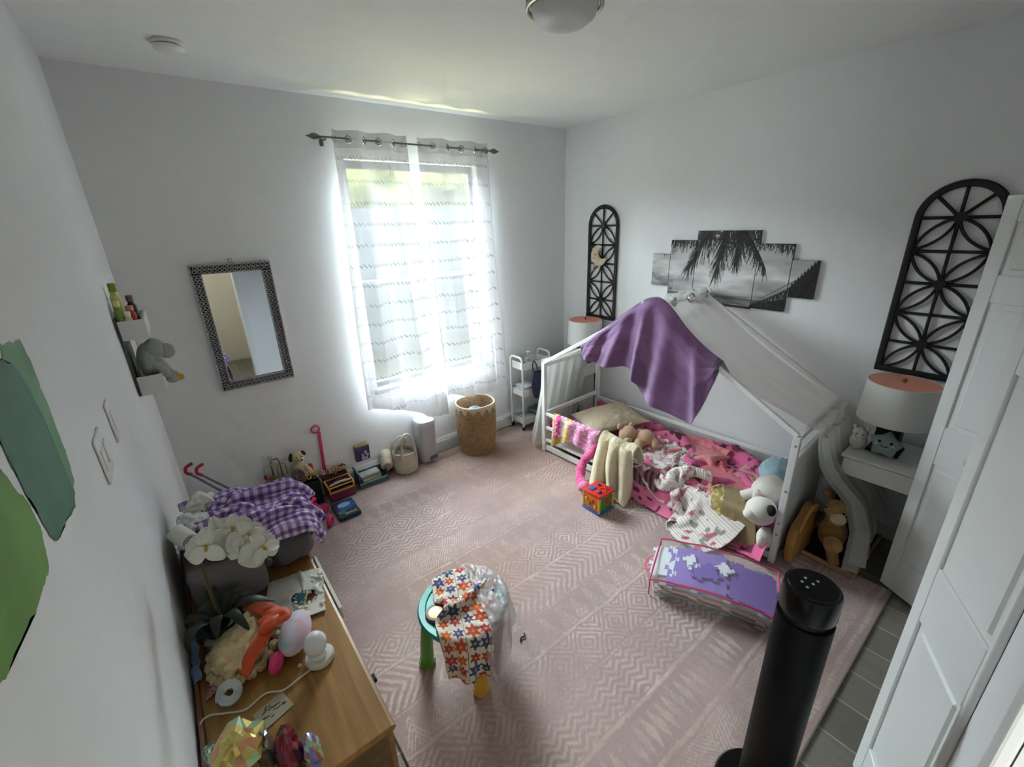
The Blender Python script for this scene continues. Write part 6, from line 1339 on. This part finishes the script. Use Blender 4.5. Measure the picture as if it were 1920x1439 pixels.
# baby monitor camera with cord
mx, my = .098, 1.155
t = thing('baby_monitor', 'white egg-shaped baby monitor on a round base at the dresser front', 'baby monitor', (mx, my, zd)); M_mon = mat('monitor_white', '#dfe0e0', .25)
MB().lathe([(.040, zd), (.042, zd + .004), (.042, zd + .014), (.038, zd + .020), (.018, zd + .022), (0, zd + .022)], (mx, my, 0), 40).ob('base', mat('monitor_ivory', '#d5d2c6', .3), t)
MB().lathe([(.024, zd + .022), (.028, zd + .030), (.024, zd + .040)], (mx - .004, my - .003, 0), 28).ob('neck', M_mon, t)
MB().ell((mx - .004, my - .003, zd + .070), (.033, .033, .040), R=rx(.15), seg=40, rings=26).ob('camera_head', M_mon, t)
a = np.linspace(0, 2 * PI, 32, endpoint=False); MB().sweep(np.stack([mx - .004 + .0325 * np.cos(a), my - .003 + .0325 * np.sin(a), np.full(32, zd + .078) + .006 * np.sin(a)], 1), .0007, 6, closed=True).ob('seam', mat('seam_grey', '#9fa0a2', .5), t)
MB().sweep(cr([(mx - .034, my - .024, zd + .006), (.03, 1.125, zd + .005), (-.016, 1.118, zd + .005), (-.058, 1.140, zd + .005), (-.108, 1.126, zd + .005), (-.155, 1.150, zd + .006), (-.190, 1.160, zd + .018), (-.213, 1.155, zd + .004), (-.2215, 1.150, zd - .10)], 80), np.r_[.0042, np.full(79, .0026)], 8).ob('cord', mat('cord_white', '#cfc8b8', .5), t)
tag(MB().ell((.042, 1.142 + .025, zd + .0055), (.0055, .0055, .0055)).ob('bead', mat('pearl', '#d9bdb4', .3)), 'tiny pale pink bead beside the baby monitor base', 'bead')
# measuring tape roll
t = thing('ribbon_roll', 'roll of grey white elastic ribbon standing on the dresser near the wall', 'ribbon', (-.138, 1.155, zd)); p0 = np.array([-.136, 1.1775, zd + .036]); ax1 = np.array([.15, -.55, .82]); ax1 /= np.linalg.norm(ax1); e1 = np.cross(ax1, [0, 0, 1]); e1 /= np.linalg.norm(e1); e2 = np.cross(ax1, e1); a = np.linspace(0, 14 * PI, 150)
A = p0 + (.010 + .022 * a / a[-1])[:, None] * (np.cos(a)[:, None] * e1 + np.sin(a)[:, None] * e2); U, V = np.meshgrid([-.5, .5], np.linspace(0, 1, 150)); MB().grid(A[:, None] + U[..., None] * .030 * ax1).ob('coil', mat('elastic', '#c4c6c8', .7), t, solid=.0022, angle=180)
# swing tag card, gift bags and foil
t = thing('photo_card', 'small printed black and cream card under the monitor cord', 'card', (-.045, 1.095, zd)); MB().box((-.090, 1.045, zd), (-.008, 1.112, zd + .0012), R=rz(.28)).ob('paper', mat('card_print', '#a79c84', .7), t, smooth=False)
b = MB(); r_ = random.Random(8)
for k in range(16): x, y = r_.uniform(-.082, -.020), r_.uniform(1.055, 1.10); b.box((x, y, zd + .0013), (x + r_.uniform(.006, .018), y + .003, zd + .0016), R=rz(.28 + r_.uniform(-.4, .4)))
b.ob('printed_lines', mat('dark_ink', '#3a352e', .7), t, smooth=False)
def gem(c, r, seed, mats, name, lab, cat_, stretch=(1, 1, 1), R=None, grp=None):
    """crumpled foil bag: folded, flat-shaded skin, its facets shared out between a few tints"""
    q = MB().ell((0, 0, 0), (1, 1, 1), seg=15, rings=10, amp=.26, fr=1.7, seed=seed); V = q.v[0] * (1 + .10 * fbm(q.v[0] * 6 + seed)[:, None]) * np.array(r, float)
    if R is not None: V = V @ np.array(R).T
    V = V + np.array(c); V[:, 2] = np.maximum(V[:, 2], zd + .001); V[:, 0] = np.maximum(V[:, 0], XL + .004)
    t = thing(name, lab, cat_, (c[0], c[1], zd), grp); g = np.random.default_rng(seed); VV, FF, CC = [], [], []
    for f in q.f:
        m = (V[list(f)].mean(0) - c) / np.array(r); k = int((fbm((m * 1.3 + seed * 3.1)[None])[0] * 1.5 + .5) * len(mats) + g.uniform(-.3, .3)); FF.append(tuple(range(len(VV), len(VV) + len(f)))); VV.extend(V[list(f)]); CC.extend([L3(mats[min(max(k, 0), len(mats) - 1)])] * len(f))
    b = MB().add(VV, FF); b.col = [np.array(CC)]
    b.ob('foil_skin', mat('crumpled_foil', None, .2, metal=.38, coat=.6), t, smooth=False); return t
gem((-.135, .962, zd + .062), (.062, .068, .060), 3, ['#c9b45e', '#c98f62', '#c9b45e', '#a9c4a4'], 'foil_bag', 'yellow and peach iridescent foil bag at the near end of the dresser', 'gift bag', grp=None)
gem((-.188, 1.012, zd + .040), (.016, .035, .038), 9, ['#6d7a7c', '#a9c4a4'], 'foil_bag', 'grey mint foil scrap between the yellow foil bag and the wall', 'gift bag')
gem((-.082, .945, zd + .045), (.022, .045, .046), 14, ['#7b7262', '#6d7a7c'], 'foil_bag', 'taupe crumpled foil bag between yellow and red ones', 'gift bag')
gem((-.036, .905, zd + .050), (.034, .060, .050), 21, ['#7a1226', '#4c0d1c', '#3d1430'], 'foil_bag', 'dark red metallic foil bag on the dresser end', 'gift bag')
gem((.008, .880, zd + .032), (.022, .040, .034), 33, ['#a9c4a4', '#b06a44', '#7a78b8'], 'foil_bag', 'small mint and copper iridescent foil piece right of the red bag', 'gift bag')
# ================================================================== LIGHT AND CAMERA
def area(name, loc, rot, sx, sy, power, col, spread=PI):
    l = bpy.data.lights.new(name, 'AREA'); l.shape = 'RECTANGLE'; l.size = sx; l.size_y = sy; l.energy = power; l.color = col; l.spread = spread
    o = bpy.data.objects.new(name, l); C.objects.link(o); o.location = loc; o.rotation_euler = rot; return o
w = bpy.data.worlds.new('sky'); bpy.context.scene.world = w; w.use_nodes = True
w.node_tree.nodes['Background'].inputs[0].default_value = (.80, .90, 1.0, 1); w.node_tree.nodes['Background'].inputs[1].default_value = 1.0
# open sky above the garden, and sunlit paving at the foot of the wall throwing light up
area('skylight', (-1.5, 10.5, 5.6), (math.radians(-62), 0, math.radians(-10)), 17.0, 4.2, 28000, (.82, .95, 1.0))
area('high_sky', (1.2, 6.2, 6.2), (math.radians(-32), 0, math.radians(4)), 7.0, 4.0, 4600, (.83, .95, 1.0))
area('paving_bounce', (1.71, YB + .80, .06), (math.radians(180 + 16), 0, 0), 1.5, .5, 105, (1.0, .97, .5))
# unseen fill light added in the hall to brighten the right wall
area('hall_fill', (-.86, -.62, 1.70), (PI / 2, 0, -1.13), .85, 1.2, 46, (.96, 1.0, .96))
cam = bpy.data.cameras.new('camera'); co = bpy.data.objects.new('camera', cam); C.objects.link(co)
R0, R1, R2 = (0.78555303, -0.61792172, -0.03285098), (-0.2380988, -0.25283639, -0.93775408), (0.57115269, 0.74447734, -0.34574281)
Mx = Matrix(((R0[0], -R1[0], -R2[0]), (R0[1], -R1[1], -R2[1]), (R0[2], -R1[2], -R2[2])))
co.matrix_world = Matrix.Translation((0, 0, 2.0)) @ Mx.to_4x4()
cam.sensor_width = 36; cam.sensor_fit = 'HORIZONTAL'; cam.lens = 812.86 / 1920 * 36; cam.clip_start = .05
sc = bpy.context.scene; sc.camera = co
sc.view_settings.view_transform = 'Standard'; sc.view_settings.look = 'None'; sc.view_settings.gamma = 1; sc.view_settings.exposure = 0.1; sc.view_settings.use_curve_mapping = False
sc.cycles.max_bounces = 6; sc.cycles.diffuse_bounces = 4; sc.cycles.glossy_bounces = 2; sc.cycles.transmission_bounces = 4; sc.cycles.transparent_max_bounces = 8; sc.cycles.use_adaptive_sampling = True; sc.cycles.adaptive_threshold = .1; sc.cycles.adaptive_min_samples = 24; sc.cycles.use_denoising = True
bpy.context.view_layer.update()
